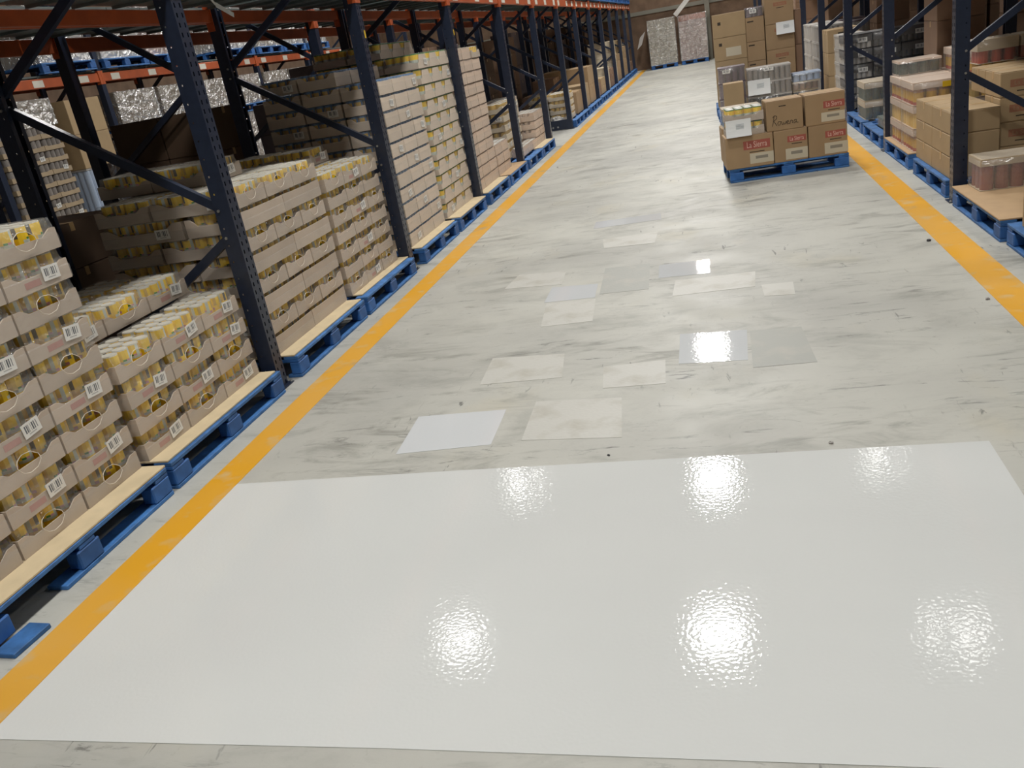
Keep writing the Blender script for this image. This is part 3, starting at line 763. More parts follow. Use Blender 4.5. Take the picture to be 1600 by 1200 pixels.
def script_mesh(body, size, m):
    S = {'R': [[(0.05,0),(0.12,0.5),(0.15,1.0)], [(0.0,0.85),(0.2,1.05),(0.42,0.95),(0.42,0.72),(0.15,0.5),(0.3,0.3),(0.5,0.0)]],
         'o': [[(0.28,0.40),(0.1,0.38),(0.04,0.2),(0.12,0.03),(0.28,0.06),(0.33,0.25),(0.26,0.40),(0.45,0.33)]],
         'w': [[(0.0,0.36),(0.06,0.08),(0.14,0.03),(0.24,0.3),(0.28,0.05),(0.38,0.06),(0.46,0.36)]],
         'e': [[(0.02,0.18),(0.24,0.24),(0.22,0.38),(0.1,0.36),(0.04,0.2),(0.1,0.03),(0.34,0.08)]],
         'r': [[(0.02,0.0),(0.06,0.34),(0.16,0.36),(0.26,0.3),(0.26,0.1),(0.36,0.05)]],
         'a': [[(0.26,0.38),(0.1,0.36),(0.03,0.18),(0.12,0.02),(0.26,0.2),(0.27,0.38),(0.28,0.08),(0.5,0.05)]]}
    b = MB(); x = 0.0; adv = {'R': 0.52, 'o': 0.42, 'w': 0.47, 'e': 0.36, 'r': 0.36, 'a': 0.5}
    W = sum(adv[c] for c in body)
    for c in body:
        for st in S[c]:
            b.tube([((x+px_-W/2+0.12*py_)*size, py_*size - 0.4*size, 0) for px_, py_ in st], size*0.028, 4, m)
        x += adv[c]
    return b.mesh('marker_writing')
def carton_meshes(w, d, h, m):
    key = ('c', round(w, 3), round(d, 3), round(h, 3), m.name)
    if key in CT: return CT[key]
    body = MB().bev(-w/2, w/2, -d/2, d/2, 0, h-0.004, 0.005, m).mesh('carton_body')
    fl = MB().bev(-w/2+0.002, w/2-0.002, 0.0015, d/2-0.002, h-0.004, h-0.0005, 0.001, m).mesh('top_flap')
    tp = MB().box(-w/2-0.0006, w/2+0.0006, -0.022, 0.022, h-0.0004, h, M_tape).box(-w/2-0.0012, -w/2, -0.022, 0.022, h-0.06, h, M_tape).box(w/2, w/2+0.0012, -0.022, 0.022, h-0.06, h, M_tape).mesh('tape_strip')
    CT[key] = (body, fl, tp); return CT[key]
def carton(label, x, y, z, w, d, h, m=None, rz=0.0, logo=None, tag=None, note=None, group=None, logo_x=None, print_=None):
    """x = centre, y = front (-Y) face, w along X, d along Y"""
    m = m or M_carton
    body, fl, tp = carton_meshes(w, d, h, m)
    R_ = Matrix.Rotation(rz, 3, 'Z'); off = R_ @ Vector((0, d/2, 0))
    t = thing('carton', label, 'carton', (x+off.x, y+off.y, z), rz, group)
    part('carton_body', body, t); part('top_flap', fl, t); part('top_flap', fl, t, rz=PI); part('tape_strip', tp, t)
    f = -d/2
    if logo:   # (cx, cz, plaque width, faded)
        cx, cz, pw, fade = logo
        if fade:
            q = part('printed_logo', MB().bev(-pw/2, pw/2, -0.0008, 0, -pw*0.13, pw*0.13, 0.0003, M_redfade).mesh('printed_logo'), t, (cx, f, cz))
            part('lettering', text_mesh('La Sierra', pw*0.21, M_carton), q, (0, -0.0012, 0), rot=STAND)
        else:
            q = part('printed_logo', MB().bev(-pw/2, pw/2, -0.0008, 0, -pw*0.165, pw*0.165, 0.0003, M_red).mesh('printed_logo'), t, (cx, f, cz))
            part('lettering', text_mesh('La Sierra', pw*0.215, M_redtext), q, (0, -0.0012, 0), rot=STAND).scale = (1, 1.5, 1)
        part('printed_line', MB().box(-pw*0.28, pw*0.28, -0.0006, 0, -0.004, 0.004, M_ink).mesh('printed_line'), t, (cx, f, cz-pw*0.27))
    if tag:    # (cx, cz, w, h)
        cx, cz, tw, th = tag
        q = part('shipping_label', MB().box(-tw/2, tw/2, -0.001, 0, -th/2, th/2, M_slabel).mesh('shipping_label'), t, (cx, f, cz))
        part('label_print', MB().box(-tw*0.26, tw*0.26, -0.0016, -0.001, -th*0.06, th*0.22, M_slabel_g).mesh('label_print'), q)
    if note:
        part('marker_writing', script_mesh(note[0], note[3], M_ink), t, (note[1], f-0.0008, note[2]), rot=STAND)
    if print_:
        for cx, cz, pw, ph in print_:
            part('printed_mark', MB().box(-pw/2, pw/2, -0.0006, 0, -ph/2, ph/2, M_ink if ph < 0.06 else M_slabel).mesh('printed_mark'), t, (cx, f, cz))
    return t

def pack_meshes(w, d, h, canm, padm, filmm, pitch, pad_h):
    key = ('p', round(w, 3), round(d, 3), round(h, 3), canm.name, padm.name, filmm.name)
    if key in CT: return CT[key]
    nx, ny = max(1, round(w/pitch)), max(1, round(d/pitch)); cx, cy = (w-0.012)/nx, (d-0.012)/ny; r = min(cx, cy)/2*0.97
    can = MB().cyl(0, 0, 0.004, h*0.16, r, 12, M_redcan if canm is M_redyel else canm, caps='b').cyl(0, 0, h*0.16, h*0.55, r, 12, canm, caps='').cyl(0, 0, h*0.55, h-0.012, r, 12, M_tan_can if canm is M_redyel else canm).cyl(0, 0, h-0.012, h-0.007, r*0.9, 12, M_grey).mesh('can')
    pos = [(-w/2+0.006+cx*(i+0.5), -d/2+0.006+cy*(j+0.5)) for i in range(nx) for j in range(ny) if i in (0, nx-1) or j in (0, ny-1)]
    pad = MB().bev(-w/2+0.003, w/2-0.003, -d/2+0.003, d/2-0.003, h-0.006, h-0.002, 0.001, padm).box(-w/2+0.002, w/2-0.002, -d/2, -d/2+0.003, h-0.006-pad_h, h-0.003, padm).box(-w/2-0.001, -w/2+0.002, -d/2, d/2, h-0.006-pad_h, h-0.003, padm).box(w/2-0.002, w/2+0.001, -d/2, d/2, h-0.006-pad_h, h-0.003, padm).mesh('top_pad')
    base = MB().bev(-w/2, w/2, -d/2, d/2, 0, 0.004, 0.0008, padm).mesh('base_pad')
    b = MB(); e = 0.003; k = []
    lv = [(1.0, 0.002), (1.012, h*0.25), (1.006, h*0.6), (1.0, h*0.93), (0.93, h)]
    n = 8
    for s, z in lv:
        X, Y = (w/2+e)*s, (d/2+e)*s
        c = 0.012
        k += [(X, -Y+c, z), (X, Y-c, z), (X-c, Y, z), (-X+c, Y, z), (-X, Y-c, z), (-X, -Y+c, z), (-X+c, -Y, z), (X-c, -Y, z)]
    fs = [(q*n+i, q*n+(i+1) % n, (q+1)*n+(i+1) % n, (q+1)*n+i) for q in range(len(lv)-1) for i in range(n)]
    fs.append(tuple(range((len(lv)-1)*n, len(lv)*n)))
    b.add(k, fs, filmm)
    CT[key] = (can, pos, pad, base, b.mesh('plastic_film', True)); return CT[key]
def pack(label, x, y, z, w, d, h, canm, padm=None, filmm=None, pitch=0.1, rz=0.0, tag=None, group=None, pad_h=0.02):
    """x = centre, y = front (-Y) face"""
    can, pos, pad, base, film = pack_meshes(w, d, h, canm, padm or M_padpaper, filmm or M_film2, pitch, pad_h)
    R_ = Matrix.Rotation(rz, 3, 'Z'); off = R_ @ Vector((0, d/2, 0))
    t = thing('shrink_pack', label, 'can pack', (x+off.x, y+off.y, z), rz, group)
    part('base_pad', base, t)
    for px, py in pos: part('can', can, t, (px, py, 0))
    part('top_pad', pad, t); part('plastic_film', film, t)
    if tag:
        cx, cz, tw, th, tm = tag
        if tm is M_barcode: part('barcode_label', MB().box(0, 0.0012, -tw/2, tw/2, -th/2, th/2, tm).mesh('barcode_label'), t, (cx, -d/2-0.009, cz), -PI/2)
        else: part('sticker', MB().box(-tw/2, tw/2, -0.012, -0.0105, -th/2, th/2, tm).mesh('sticker'), t, (cx, -d/2, cz))
    return t
def paper(label, x, y, z, w, h, rz=0.0, tilt=-0.10):
    """curled sheet hanging on a -Y face; z = lower edge"""
    b = MB(); n = 6
    vs = []
    for i in range(n+1):
        v = i/n; yy = -0.035*(1-v)**2
        for u in (-0.5, 0.5): vs.append((u*w, yy, v*h))
    vs2 = [(a, y_-0.0012, c) for a, y_, c in vs]; k = len(vs)
    fs = [(2*i, 2*i+1, 2*i+3, 2*i+2) for i in range(n)]
    fs2 = [tuple(q+k for q in f[::-1]) for f in fs]
    edge = [0] + [2*i+1 for i in range(n+1)] + [2*i for i in range(n, 0, -1)]
    b.add(vs+vs2, fs+fs2+[(edge[i], edge[(i+1) % len(edge)], edge[(i+1) % len(edge)]+k, edge[i]+k) for i in range(len(edge))], M_paper)
    t = thing('paper_sheet', label, 'paper', (x, y, z), rz, data=b.mesh('paper_sheet'))
    b2 = MB()
    for q in range(5): b2.add([(-w*0.1, vs2[6][1]-0.003, h*(0.42+q*0.07)), (w*0.22, vs2[6][1]-0.003, h*(0.42+q*0.07)), (w*0.22, vs2[6][1]-0.003, h*(0.45+q*0.07)), (-w*0.1, vs2[6][1]-0.003, h*(0.45+q*0.07))], [(0,1,2,3)], M_paperprint)
    part('printed_text', b2.mesh('printed_text'), t)
    return t

# ---- pallet of cartons standing in the aisle (M1), turned a little
A1 = math.radians(4.0)
o1 = Vector((0.142, 9.54, 0)); ex = Vector((math.cos(A1), math.sin(A1), 0)); ey = Vector((-math.sin(A1), math.cos(A1), 0))
def m1(u, v): q = o1 + ex*u + ey*v; return q.x, q.y
def pallet_end(label, x, y, rz, L=1.2, W=0.8, z=0.0):
    """pallet whose long front faces -Y; x,y = its front left corner"""
    d = PM08 if W == 0.8 else PM
    # local pallet front is +X with length along +Y; turn -90 deg so that front faces -Y
    t = pallet(label, 0, 0, -1, 0, z, L, W)
    t.location = (x, y, z); t.rotation_euler = (0, 0, rz-PI/2)
    t.location = Vector((x, y, z)) + Matrix.Rotation(rz, 3, 'Z') @ Vector((0, 0, 0))
    return t
pallet_end('blue pallet standing in the aisle under branded brown cartons', *m1(0, 0), A1)
HB = 0.325; H2 = 0.30
LG = lambda cx, cz, pw, f=False: (cx, cz, pw, f)
def c1(label, u0, u1, v, z, h, dep, **k):
    x, y = m1((u0+u1)/2, v); return carton(label, x, y, z, u1-u0-0.004, dep, h, rz=A1, **k)
c1('brown carton with the largest red logo, bottom corner of the aisle pallet', -0.03, 0.455, -0.012, PZ, HB, 0.38, logo=LG(0.075, 0.225, 0.27), tag=(0.12, 0.085, 0.24, 0.105))
c1('brown red-logo carton in the bottom middle of the aisle pallet', 0.46, 0.80, 0.0, PZ, HB, 0.38, logo=LG(0.06, 0.225, 0.185), tag=(0.055, 0.075, 0.22, 0.11))
c1('brown red-logo carton at the bottom, nearest the right yellow line', 0.805, 1.19, 0.0, PZ, HB-0.005, 0.38, logo=LG(0.075, 0.215, 0.20), tag=(0.08, 0.075, 0.23, 0.11))
c1('brown red-logo carton on top, nearest the right yellow line', 0.785, 1.175, 0.0, PZ+HB-0.004, H2+0.005, 0.38, logo=LG(0.085, 0.19, 0.205), tag=(0.075, 0.07, 0.23, 0.09))
c1('brown carton with handwritten marker word, on top of the aisle pallet', 0.40, 0.765, 0.0, PZ+HB+0.001, H2, 0.34, note=('Rowera', 0.0, 0.09, 0.10), print_=[(-0.02, 0.24, 0.07, 0.01)])
for i in range(2):
    x, y = m1(0.185, 0.02)
    t = tray(('lower' if i == 0 else 'upper') + ' yellow can tray with green lids on the aisle pallet', x, y, PZ+HB+0.001+i*0.14, A1-PI/2, 'green', 0.385, 0.30, 0.139, 'plain', 2, full=True, sty='yellow')
    R_ = Matrix.Rotation(A1, 3, 'Z') @ Vector((0, 0.15, 0)); t.location.x += R_.x; t.location.y += R_.y
x, y = m1(0.115, -0.005); paper('white order sheet curling off the lower can tray on the aisle pallet', x, y-0.01, PZ+HB+0.005, 0.255, 0.17, A1)
c1('plain brown carton hidden behind the largest red logo carton', -0.02, 0.40, 0.40, PZ, 0.38, 0.36)
x, y = m1(0.20, 0.42); pack('pack of blue-lidded cans behind the yellow trays on the aisle pallet', x, y, PZ+0.38, 0.40, 0.30, 0.20, M_lidb, rz=A1)
c1('plain brown carton behind the handwritten one on the aisle pallet', 0.42, 0.80, 0.40, PZ, 0.40, 0.36)
c1('plain brown carton at the rear of the aisle pallet beside the rack', 0.81, 1.18, 0.40, PZ, 0.42, 0.36)

# ---- second aisle pallet (M2) and third (M3) with tall cartons
pallet_end('blue pallet behind the carton pallet, under purple can packs', 0.13, 14.80, 0.02, L=1.2, W=1.0)
Z2 = PZ+0.0005
for i in range(3):
    pack(f'purple grey can pack, {("bottom", "middle", "top")[i]} of three at the left of the second aisle pallet', 0.36, 14.98, Z2+i*0.237, 0.42, 0.40, 0.235, M_purple, M_purple, M_film2, tag=(-0.08, 0.17, 0.12, 0.055, M_barcode) if i == 2 else None)
carton('small tan carton leaning before the purple packs', 0.36, 14.47, 0.0, 0.30, 0.30, 0.64, M_carton2)
for i in range(3):
    pack(f'{("lowest", "middle", "uppermost")[i]} grey can pack with bumpy film, centre of the second aisle pallet', 0.92, 14.86, Z2+i*0.212, 0.66, 0.40, 0.211, (M_dark, M_grey, M_grey)[i], M_whitish, M_film2, tag=(0.0, 0.17, 0.14, 0.05, M_barcode) if i == 2 else None, pitch=0.083)
paper('white order sheet on the grey can packs of the second aisle pallet', 0.76, 14.84, 0.38, 0.34, 0.225)
pack('dark can pack under the pale blue lidded tray', 1.46, 14.90, Z2+0.0, 0.38, 0.40, 0.20, M_dark)
pack('brown striped pack under the pale blue lidded tray', 1.46, 14.89, Z2+0.201, 0.39, 0.40, 0.13, M_carton3)
pack('pale blue lidded tray at the right end of the second aisle pallet', 1.485, 14.90, Z2+0.333, 0.42, 0.40, 0.12, M_paleblue, M_paleblue)
pallet_end('blue pallet at the back carrying the tall carton tower', 0.10, 16.15, 0.0, L=1.2, W=1.0)
hz = [0.385, 0.37, 0.37, 0.375]; z = PZ
for i, h in enumerate(hz):
    carton(f'{ORD[i]} tan carton up in the tower end nearest the open aisle', 0.40, 16.18, z, 0.535, 0.45, h-0.002, M_carton2, print_=[(-0.16, h*0.7, 0.05, 0.05), (0.05, h*0.35, 0.25, 0.14)] if i < 3 else [(-0.16, h*0.6, 0.05, 0.05)]); z += h
hz = [0.36, 0.31, 0.31, 0.39]; z = PZ
for i, h in enumerate(hz):
    carton(f'{ORD[i]} narrow carton up in the middle of the tower', 0.82, 16.20, z, 0.30, 0.45, h-0.002, M_carton, print_=[(-0.07, h*0.82, 0.10, 0.022)]); z += h
pack('purple pack with white label on top of the narrow carton column', 0.82, 16.2, z, 0.28, 0.40, 0.15, M_purple, M_purple, tag=(-0.02, 0.085, 0.11, 0.06, M_barcode))
hz = [0.40, 0.40, 0.40, 0.41]; z = PZ
for i, h in enumerate(hz):
    carton(f'{ORD[i]} wide carton with faded red logo in the tower', 1.215, 16.19, z, 0.46, 0.45, h-0.002, M_carton, logo=LG(0.02, 0.30, 0.21, True)); z += h
paper('white sheet taped to the carton tower', 1.30, 16.17, 1.17, 0.29, 0.19)
z = PZ
for i, h in enumerate((0.38, 0.44, 0.55)):
    carton(f'{ORD[i]} slim carton at the rack end of the tower', 1.51, 16.25, z, 0.11, 0.45, h-0.002, M_carton3); z += h

# ---- right rack, near to far
pallet('blue pallet at the right frame edge with a tall brown carton', 1.79, 4.86, 1)
carton('plain brown carton at the right frame edge', 2.11, 5.48, PZ, 0.54, 0.46, 0.50, M_carton2, rz=0.0)
pallet('blue pallet with a bare cardboard sheet, right side', 1.77, 6.13, 1)
sheet('bare cardboard sheet on the right side pallet', 1.765, 6.13, 1.2, 0.98, m=M_cardsheet, sgn=1)
pack('pinkish film pack of maroon cans on the bare cardboard sheet', 2.19, 7.035-0.02, TZ, 0.62, 0.30, 0.235, M_maroon, M_padpaper, M_film2, rz=0.02, pad_h=0.05)
pallet('blue pallet under the plain carton pile, past the right post', 1.785, 7.62, 1)
for L in range(3):
    for j in range(2):
        carton(f'plain brown carton, {ORD[L]} layer, {("near", "far")[j]} end of the pile at the right post', 2.005, 7.66+j*0.61, PZ+L*0.175, 0.36, 0.605, 0.174, M_carton2)
for L in range(4):
    for j in range(2 if L == 3 else 1):
        carton(f'red-printed brown carton, {ORD[L]} layer, second row, {("near", "far")[j]} end of the right pile', 2.395, 7.725+j*0.41, PZ+L*0.19, 0.40, 0.40, 0.189, M_carton2, logo=LG(-0.02, 0.10, 0.22, True))
        carton(f'red-printed brown carton, {ORD[L]} layer, third row, {("near", "far")[j]} end of the right pile', 2.80, 7.735+j*0.41, PZ+L*0.19, 0.40, 0.40, 0.189, M_carton2, logo=LG(0.02, 0.10, 0.22, True))
pallet('blue pallet under the yellow and red can packs', 1.785, 9.03, 1)
sheet('tan cardboard under the yellow and red can packs', 1.785, 9.03, 1.2, 0.98, m=M_cardsheet, sgn=1)
for L in range(3):
    for j in range(2):
        for i in range(2):
            if i == 0 or j == 0 or L == 2:
                pack(f'yellow red can pack, {ORD[L]} layer, {("outer", "inner")[i]} column, {("near", "far")[j]} end, right rack', 2.06+i*0.47, 9.06+j*0.56, TZ+L*0.212, 0.45, 0.54, 0.21, M_redyel if (i+L) % 2 == 0 else M_yel2, M_traypink, M_film2,
                     tag=(0.08, 0.165, 0.11, 0.05, M_yellowlabel) if (L == 2 and i == 0 and j == 0) else None, pad_h=0.06)
for j in range(2):
    pack(f'yellow can pack alone on the fourth layer, {("near", "far")[j]} one, right rack', 2.52, 9.08+j*0.5, TZ+3*0.212, 0.42, 0.42, 0.21, M_redyel, M_traypink, M_film2, pad_h=0.06)
pack('dark green can pack with pink top on the yellow red packs', 2.07, 9.9, TZ+3*0.212, 0.40, 0.34, 0.14, M_dkgreen, M_traypink)
for i in range(3):
    pack(f'shaded red yellow pack on the printed carton pile, {("first", "second", "third")[i]} from the post', 2.42+i*0.34, 8.62, PZ+4*0.19+0.002, 0.32, 0.28, 0.20, M_redcan, M_padpaper, M_film, pad_h=0.09)
pallet('blue pallet carrying one small green pack, right rack', 1.785, 10.46, 1)
pack('small green topped can pack alone on the blue pallet', 2.05, 10.95, PZ+0.001, 0.30, 0.40, 0.105, M_grey, M_dkgreen, M_film)
pallet('blue pallet under the dark green film packs', 1.785, 11.76, 1)
for L in range(2):
    for i in range(2):
        pack(f'dark green can pack with shiny film, {("lower", "upper")[L]} layer, {("outer", "inner")[i]} column', 2.09+i*0.50, 11.88+L*0.02, PZ+0.001+L*0.222, 0.48, 0.55, 0.22, M_dkgreen, M_padpaper, M_film2, pad_h=0.07)
# charcoal packs
pallet('blue pallet under the charcoal packs with white labels', 1.785, 13.24, 1)
for L in range(5):
    for i in range(3):
        pack(f'charcoal pack with white label, {ORD[L]} layer, {("outer", "middle", "inner")[i]} column', 2.00+i*0.36, 13.25, PZ+0.001+L*0.192, 0.35, 0.55, 0.19, M_whitish if i == 0 else M_dark, M_dark, M_film, tag=(0.05, 0.11, 0.12, 0.06, M_barcode), pad_h=0.10, pitch=0.07)
        if i == 0: pack(f'white film end pack, {ORD[L]} layer, behind the charcoal packs', 2.00, 13.84, PZ+0.001+L*0.192, 0.35, 0.5, 0.19, M_whitish, M_whitish, M_film, pitch=0.07)
# tan cartons
pallet('blue pallet under the tan carton column, right rack', 1.785, 14.52, 1)
for L in range(3):
    for j in range(3):
        carton(f'tan carton, {ORD[L]} layer, {("near", "middle", "far")[j]} of the thin upright rows, right rack', 2.04, 14.92+j*0.22, PZ+L*0.335, 0.46, 0.215, 0.333, M_carton2, print_=[(0.02, 0.27, 0.2, 0.03)])
for q, (yy, zt, lk) in enumerate(((16.06, 4, 'nearer'), (17.4, 4, 'farther'))):
    pallet(f'blue pallet under the white can columns, {lk} of two', 1.785, yy, 1)
    for L in range(zt):
        for j in range(2):
            for i in range(2):
                if i == 0 or j == 0:
                    pack(f'white wrapped can column, {ORD[L]} layer, {("near", "far")[j]} {("outer", "inner")[i]}, {lk} white pallet', 2.05+i*0.48, yy+0.04+j*0.57, PZ+0.001+L*0.262, 0.46, 0.55, 0.26, M_whitish, M_purple if i else M_whitish, M_film, pitch=0.075)
pallet('blue pallet under cream cartons beyond the white can columns', 1.785, 19.2, 1)
for L in range(4):
    for j in range(2):
        carton(f'cream carton, {ORD[L]} layer, {("near", "far")[j]}, beyond the white can columns', 2.06, 19.25+j*0.55, PZ+L*0.20, 0.48, 0.53, 0.198, M_traycream)
# tall brown cartons deeper in the right racks
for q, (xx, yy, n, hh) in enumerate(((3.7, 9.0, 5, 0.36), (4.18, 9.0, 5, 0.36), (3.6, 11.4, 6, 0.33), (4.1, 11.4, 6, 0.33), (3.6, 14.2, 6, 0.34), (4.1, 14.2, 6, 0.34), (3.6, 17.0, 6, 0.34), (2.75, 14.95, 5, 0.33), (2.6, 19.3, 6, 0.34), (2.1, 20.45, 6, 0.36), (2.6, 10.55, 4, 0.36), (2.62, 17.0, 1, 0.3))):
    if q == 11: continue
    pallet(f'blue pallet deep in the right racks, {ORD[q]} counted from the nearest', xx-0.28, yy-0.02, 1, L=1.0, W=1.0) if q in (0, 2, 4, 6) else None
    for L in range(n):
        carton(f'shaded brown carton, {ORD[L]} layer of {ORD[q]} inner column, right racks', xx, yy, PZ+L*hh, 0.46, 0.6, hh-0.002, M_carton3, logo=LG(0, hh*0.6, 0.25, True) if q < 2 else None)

# ---- left rack far bays: cartons and trays on pallets
def bay_slots(k0, k1):
    out = []
    for k in range(k0, k1):
        a, b = YS[k]+0.078, YS[k+1]-0.055; g = max(0.0, (b-a-2.4)/3)
        out += [a+g, b-g-1.2]
    return out
def lcart(label, xf, y0, z, dep, ln, h, m): return carton(label, xf-dep/2, y0, z, dep, ln, h, m)
for k, y in enumerate(bay_slots(7, 14)):
    pallet(f'far blue pallet along the yellow line, {["first", "second", "third", "fourth", "fifth", "sixth", "seventh", "eighth", "ninth", "tenth", "eleventh", "twelfth", "thirteenth", "fourteenth"][k]} beyond the empty bay', -2.66, y)
for L in range(4):
    for j in range(2):
        tray(f'cream and amber can tray, {ORD[L]} layer, {("near", "far")[j]}, just beyond the empty bay', -3.02, 18.60+j*0.42, PZ+L*0.135, 0, 'cream', 0.41, 0.40, 0.134, 'plain', 1, full=True)
        tray(f'cream and amber can tray, {ORD[L]} layer, {("near", "far")[j]}, inner row beyond the empty bay', -3.44, 18.60+j*0.42, PZ+L*0.135, 0, 'cream', 0.41, 0.40, 0.134, 'plain', 1, full=True)
lcart('large brown carton with tape below the tall cartons beyond the empty bay', -2.80, 19.55, PZ, 0.6, 0.9, 0.45, M_carton)
lcart('large brown carton behind the amber trays beyond the empty bay', -3.42, 19.5, PZ, 0.55, 0.9, 0.50, M_carton3)
for L in range(2):
    lcart(f'large brown carton, {ORD[L]} of two, at the seventh post', -2.80, 20.75, PZ+L*0.25, 0.62, 1.0, 0.248, M_carton2)
    for i in range(2):
        lcart(f'tall brown carton, {ORD[L]} layer, {("outer", "inner")[i]}, past the seventh post', -2.80-i*0.57, 21.95, PZ+L*0.42, 0.56, 1.1, 0.418, M_carton)
lcart('upright brown carton at the inner side of the seventh post', -3.45, 20.75, PZ, 0.5, 0.9, 0.75, M_carton3)
for q, (y, ln, n, h, mm, lk) in enumerate(((23.4, 1.0, 2, 0.16, M_carton3, 'low reddish'), (24.5, 1.1, 2, 0.2, M_carton2, 'low tan'), (25.9, 1.0, 4, 0.15, M_traycream, 'cream'), (27.1, 1.1, 3, 0.17, M_carton3, 'squat reddish'),
        (28.5, 1.0, 8, 0.155, M_traycream, 'tall cream'), (29.7, 1.1, 4, 0.2, M_carton, 'brown'), (31.1, 1.0, 6, 0.2, M_carton2, 'tall tan'), (32.3, 1.1, 5, 0.19, M_carton, 'tall brown'), (33.7, 1.0, 5, 0.2, M_white_load, 'white'), (34.9, 1.0, 2, 0.16, M_carton3, 'last low'))):
    for L in range(n):
        lcart(f'{lk} carton, {ORD[L]} layer, far along the yellow line', -2.80, y, PZ+L*h, 0.75, ln, h-0.002, mm)
# crumpled film bag by the frame guard
def crumple(seed, r, m, name):
    rnd = random.Random(seed); b = MB(); n, k = 12, 7; vs = []
    for i in range(k+1):
        for j in range(n):
            th = PI*i/k; ph = 2*PI*j/n; rr = r*(1+rnd.uniform(-0.3, 0.3)); vs.append((rr*1.3*math.sin(th)*math.cos(ph), rr*math.sin(th)*math.sin(ph), max(-r*0.55, rr*0.75*math.cos(th))+r*0.55))
    b.add(vs, [(i*n+j, (i+1)*n+j, (i+1)*n+(j+1) % n, i*n+(j+1) % n) for i in range(k) for j in range(n)], m); return b.mesh(name)
thing('film_bag', 'crumpled white plastic film bag lying at the frame guard of the empty bay', 'bag', (-3.06, 18.22, PZ), data=crumple(3, 0.085, M_white_load, 'film_bag'))

# ---- second rack: shaded goods
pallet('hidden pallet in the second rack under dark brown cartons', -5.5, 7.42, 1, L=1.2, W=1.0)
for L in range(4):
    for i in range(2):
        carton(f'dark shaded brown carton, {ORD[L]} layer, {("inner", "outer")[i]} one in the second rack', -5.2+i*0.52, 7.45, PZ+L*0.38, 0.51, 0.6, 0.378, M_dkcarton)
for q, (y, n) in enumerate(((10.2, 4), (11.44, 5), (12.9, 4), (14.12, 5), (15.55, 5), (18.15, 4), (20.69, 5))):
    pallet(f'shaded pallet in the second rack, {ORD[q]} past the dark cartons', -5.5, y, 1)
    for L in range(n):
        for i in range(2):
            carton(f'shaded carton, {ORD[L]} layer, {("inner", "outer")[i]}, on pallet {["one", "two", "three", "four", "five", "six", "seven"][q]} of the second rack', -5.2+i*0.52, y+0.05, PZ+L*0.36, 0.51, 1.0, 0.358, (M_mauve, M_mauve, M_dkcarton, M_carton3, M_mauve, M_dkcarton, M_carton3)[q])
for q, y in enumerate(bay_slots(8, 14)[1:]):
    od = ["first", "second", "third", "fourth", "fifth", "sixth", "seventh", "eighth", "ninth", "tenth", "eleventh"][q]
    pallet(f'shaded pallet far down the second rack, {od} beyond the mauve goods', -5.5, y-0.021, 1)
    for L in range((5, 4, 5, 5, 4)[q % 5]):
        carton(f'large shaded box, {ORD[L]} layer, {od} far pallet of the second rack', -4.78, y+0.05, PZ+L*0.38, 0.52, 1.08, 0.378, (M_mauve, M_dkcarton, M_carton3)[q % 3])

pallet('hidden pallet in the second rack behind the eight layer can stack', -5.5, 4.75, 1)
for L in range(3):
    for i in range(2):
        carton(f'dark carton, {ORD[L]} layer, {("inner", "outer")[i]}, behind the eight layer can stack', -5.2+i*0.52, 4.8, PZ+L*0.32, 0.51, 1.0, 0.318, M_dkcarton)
# ---- wrapped loads (pallet goods under stretch film)
WL = {}
def load(label, x, y, z, L, W, h, m, rz=0.0, top=None, lay=5, writing=None, cat='wrapped load', sgn=-1):
    """goods block of lay layers with recessed joints + film; x front, y near end"""
    key = (round(L, 2), round(W, 2), round(h, 2), m.name, top.name if top else '', lay)
    if key not in WL:
        b = MB()
        nl = lay
        for k in range(nl):
            z0, z1 = k*h/nl, (k+1)*h/nl-0.006
            for j in range(3):
                b.bev(-W, 0, j*L/3+0.003, (j+1)*L/3-0.003, z0, z1, 0.008, top if (top and k == nl-1) else m)
        f = MB(); n = 14; vs = []; rnd = random.Random(int(h*100))
        per = [(0.012, -0.012), (0.012, L*0.33), (0.012, L*0.66), (0.012, L+0.012), (-W*0.5, L+0.012), (-W-0.012, L+0.012), (-W-0.012, L*0.5), (-W-0.012, -0.012), (-W*0.5, -0.012)]
        n = len(per); kk = 7
        for k in range(kk+1):
            for px_, py_ in per: 
                s = rnd.uniform(0, 0.014); vs.append((px_+(s if px_ > 0 else -s), py_+(s if py_ > L/2 else -s), (h+0.006)*k/kk-0.0))
        fs = [(k*n+i, k*n+(i+1) % n, (k+1)*n+(i+1) % n, (k+1)*n+i) for k in range(kk) for i in range(n)]; fs.append(tuple(range(kk*n, kk*n+n)))
        f.add(vs, fs, M_wrap)
        WL[key] = (b.mesh('goods_block'), f.mesh('stretch_wrap'))
    g, f = WL[key]
    t = thing('wrapped_load', label, cat, (x, y, z), rz)
    part('goods_block', g, t); part('stretch_wrap', f, t)
    if writing:
        for body, yy, zz, sz in writing:
            part('lettering', text_mesh(body, sz, M_ink), t, (0.032, yy, zz), rot=(PI/2, 0, PI/2))
    return t
def end_load(label, plabel, x, y, L, h, m, top, writing=None):
    p = pallet_end(plabel, x, y, 0.03, L=1.0, W=1.0); 
    t = load(label, 0, 0, PZ, L, 0.9, h, m, top=top, lay=8, writing=writing); t.location = (x, y+0.02, PZ+0.001); t.rotation_euler = (0, 0, 0.03-PI/2)
end_load('tan goods under shiny stretch film against the end wall', 'dark blue pallet under the tan wrapped goods at the end wall', -2.08, 35.6, 1.0, 1.62, M_tan_load, M_tan_load)
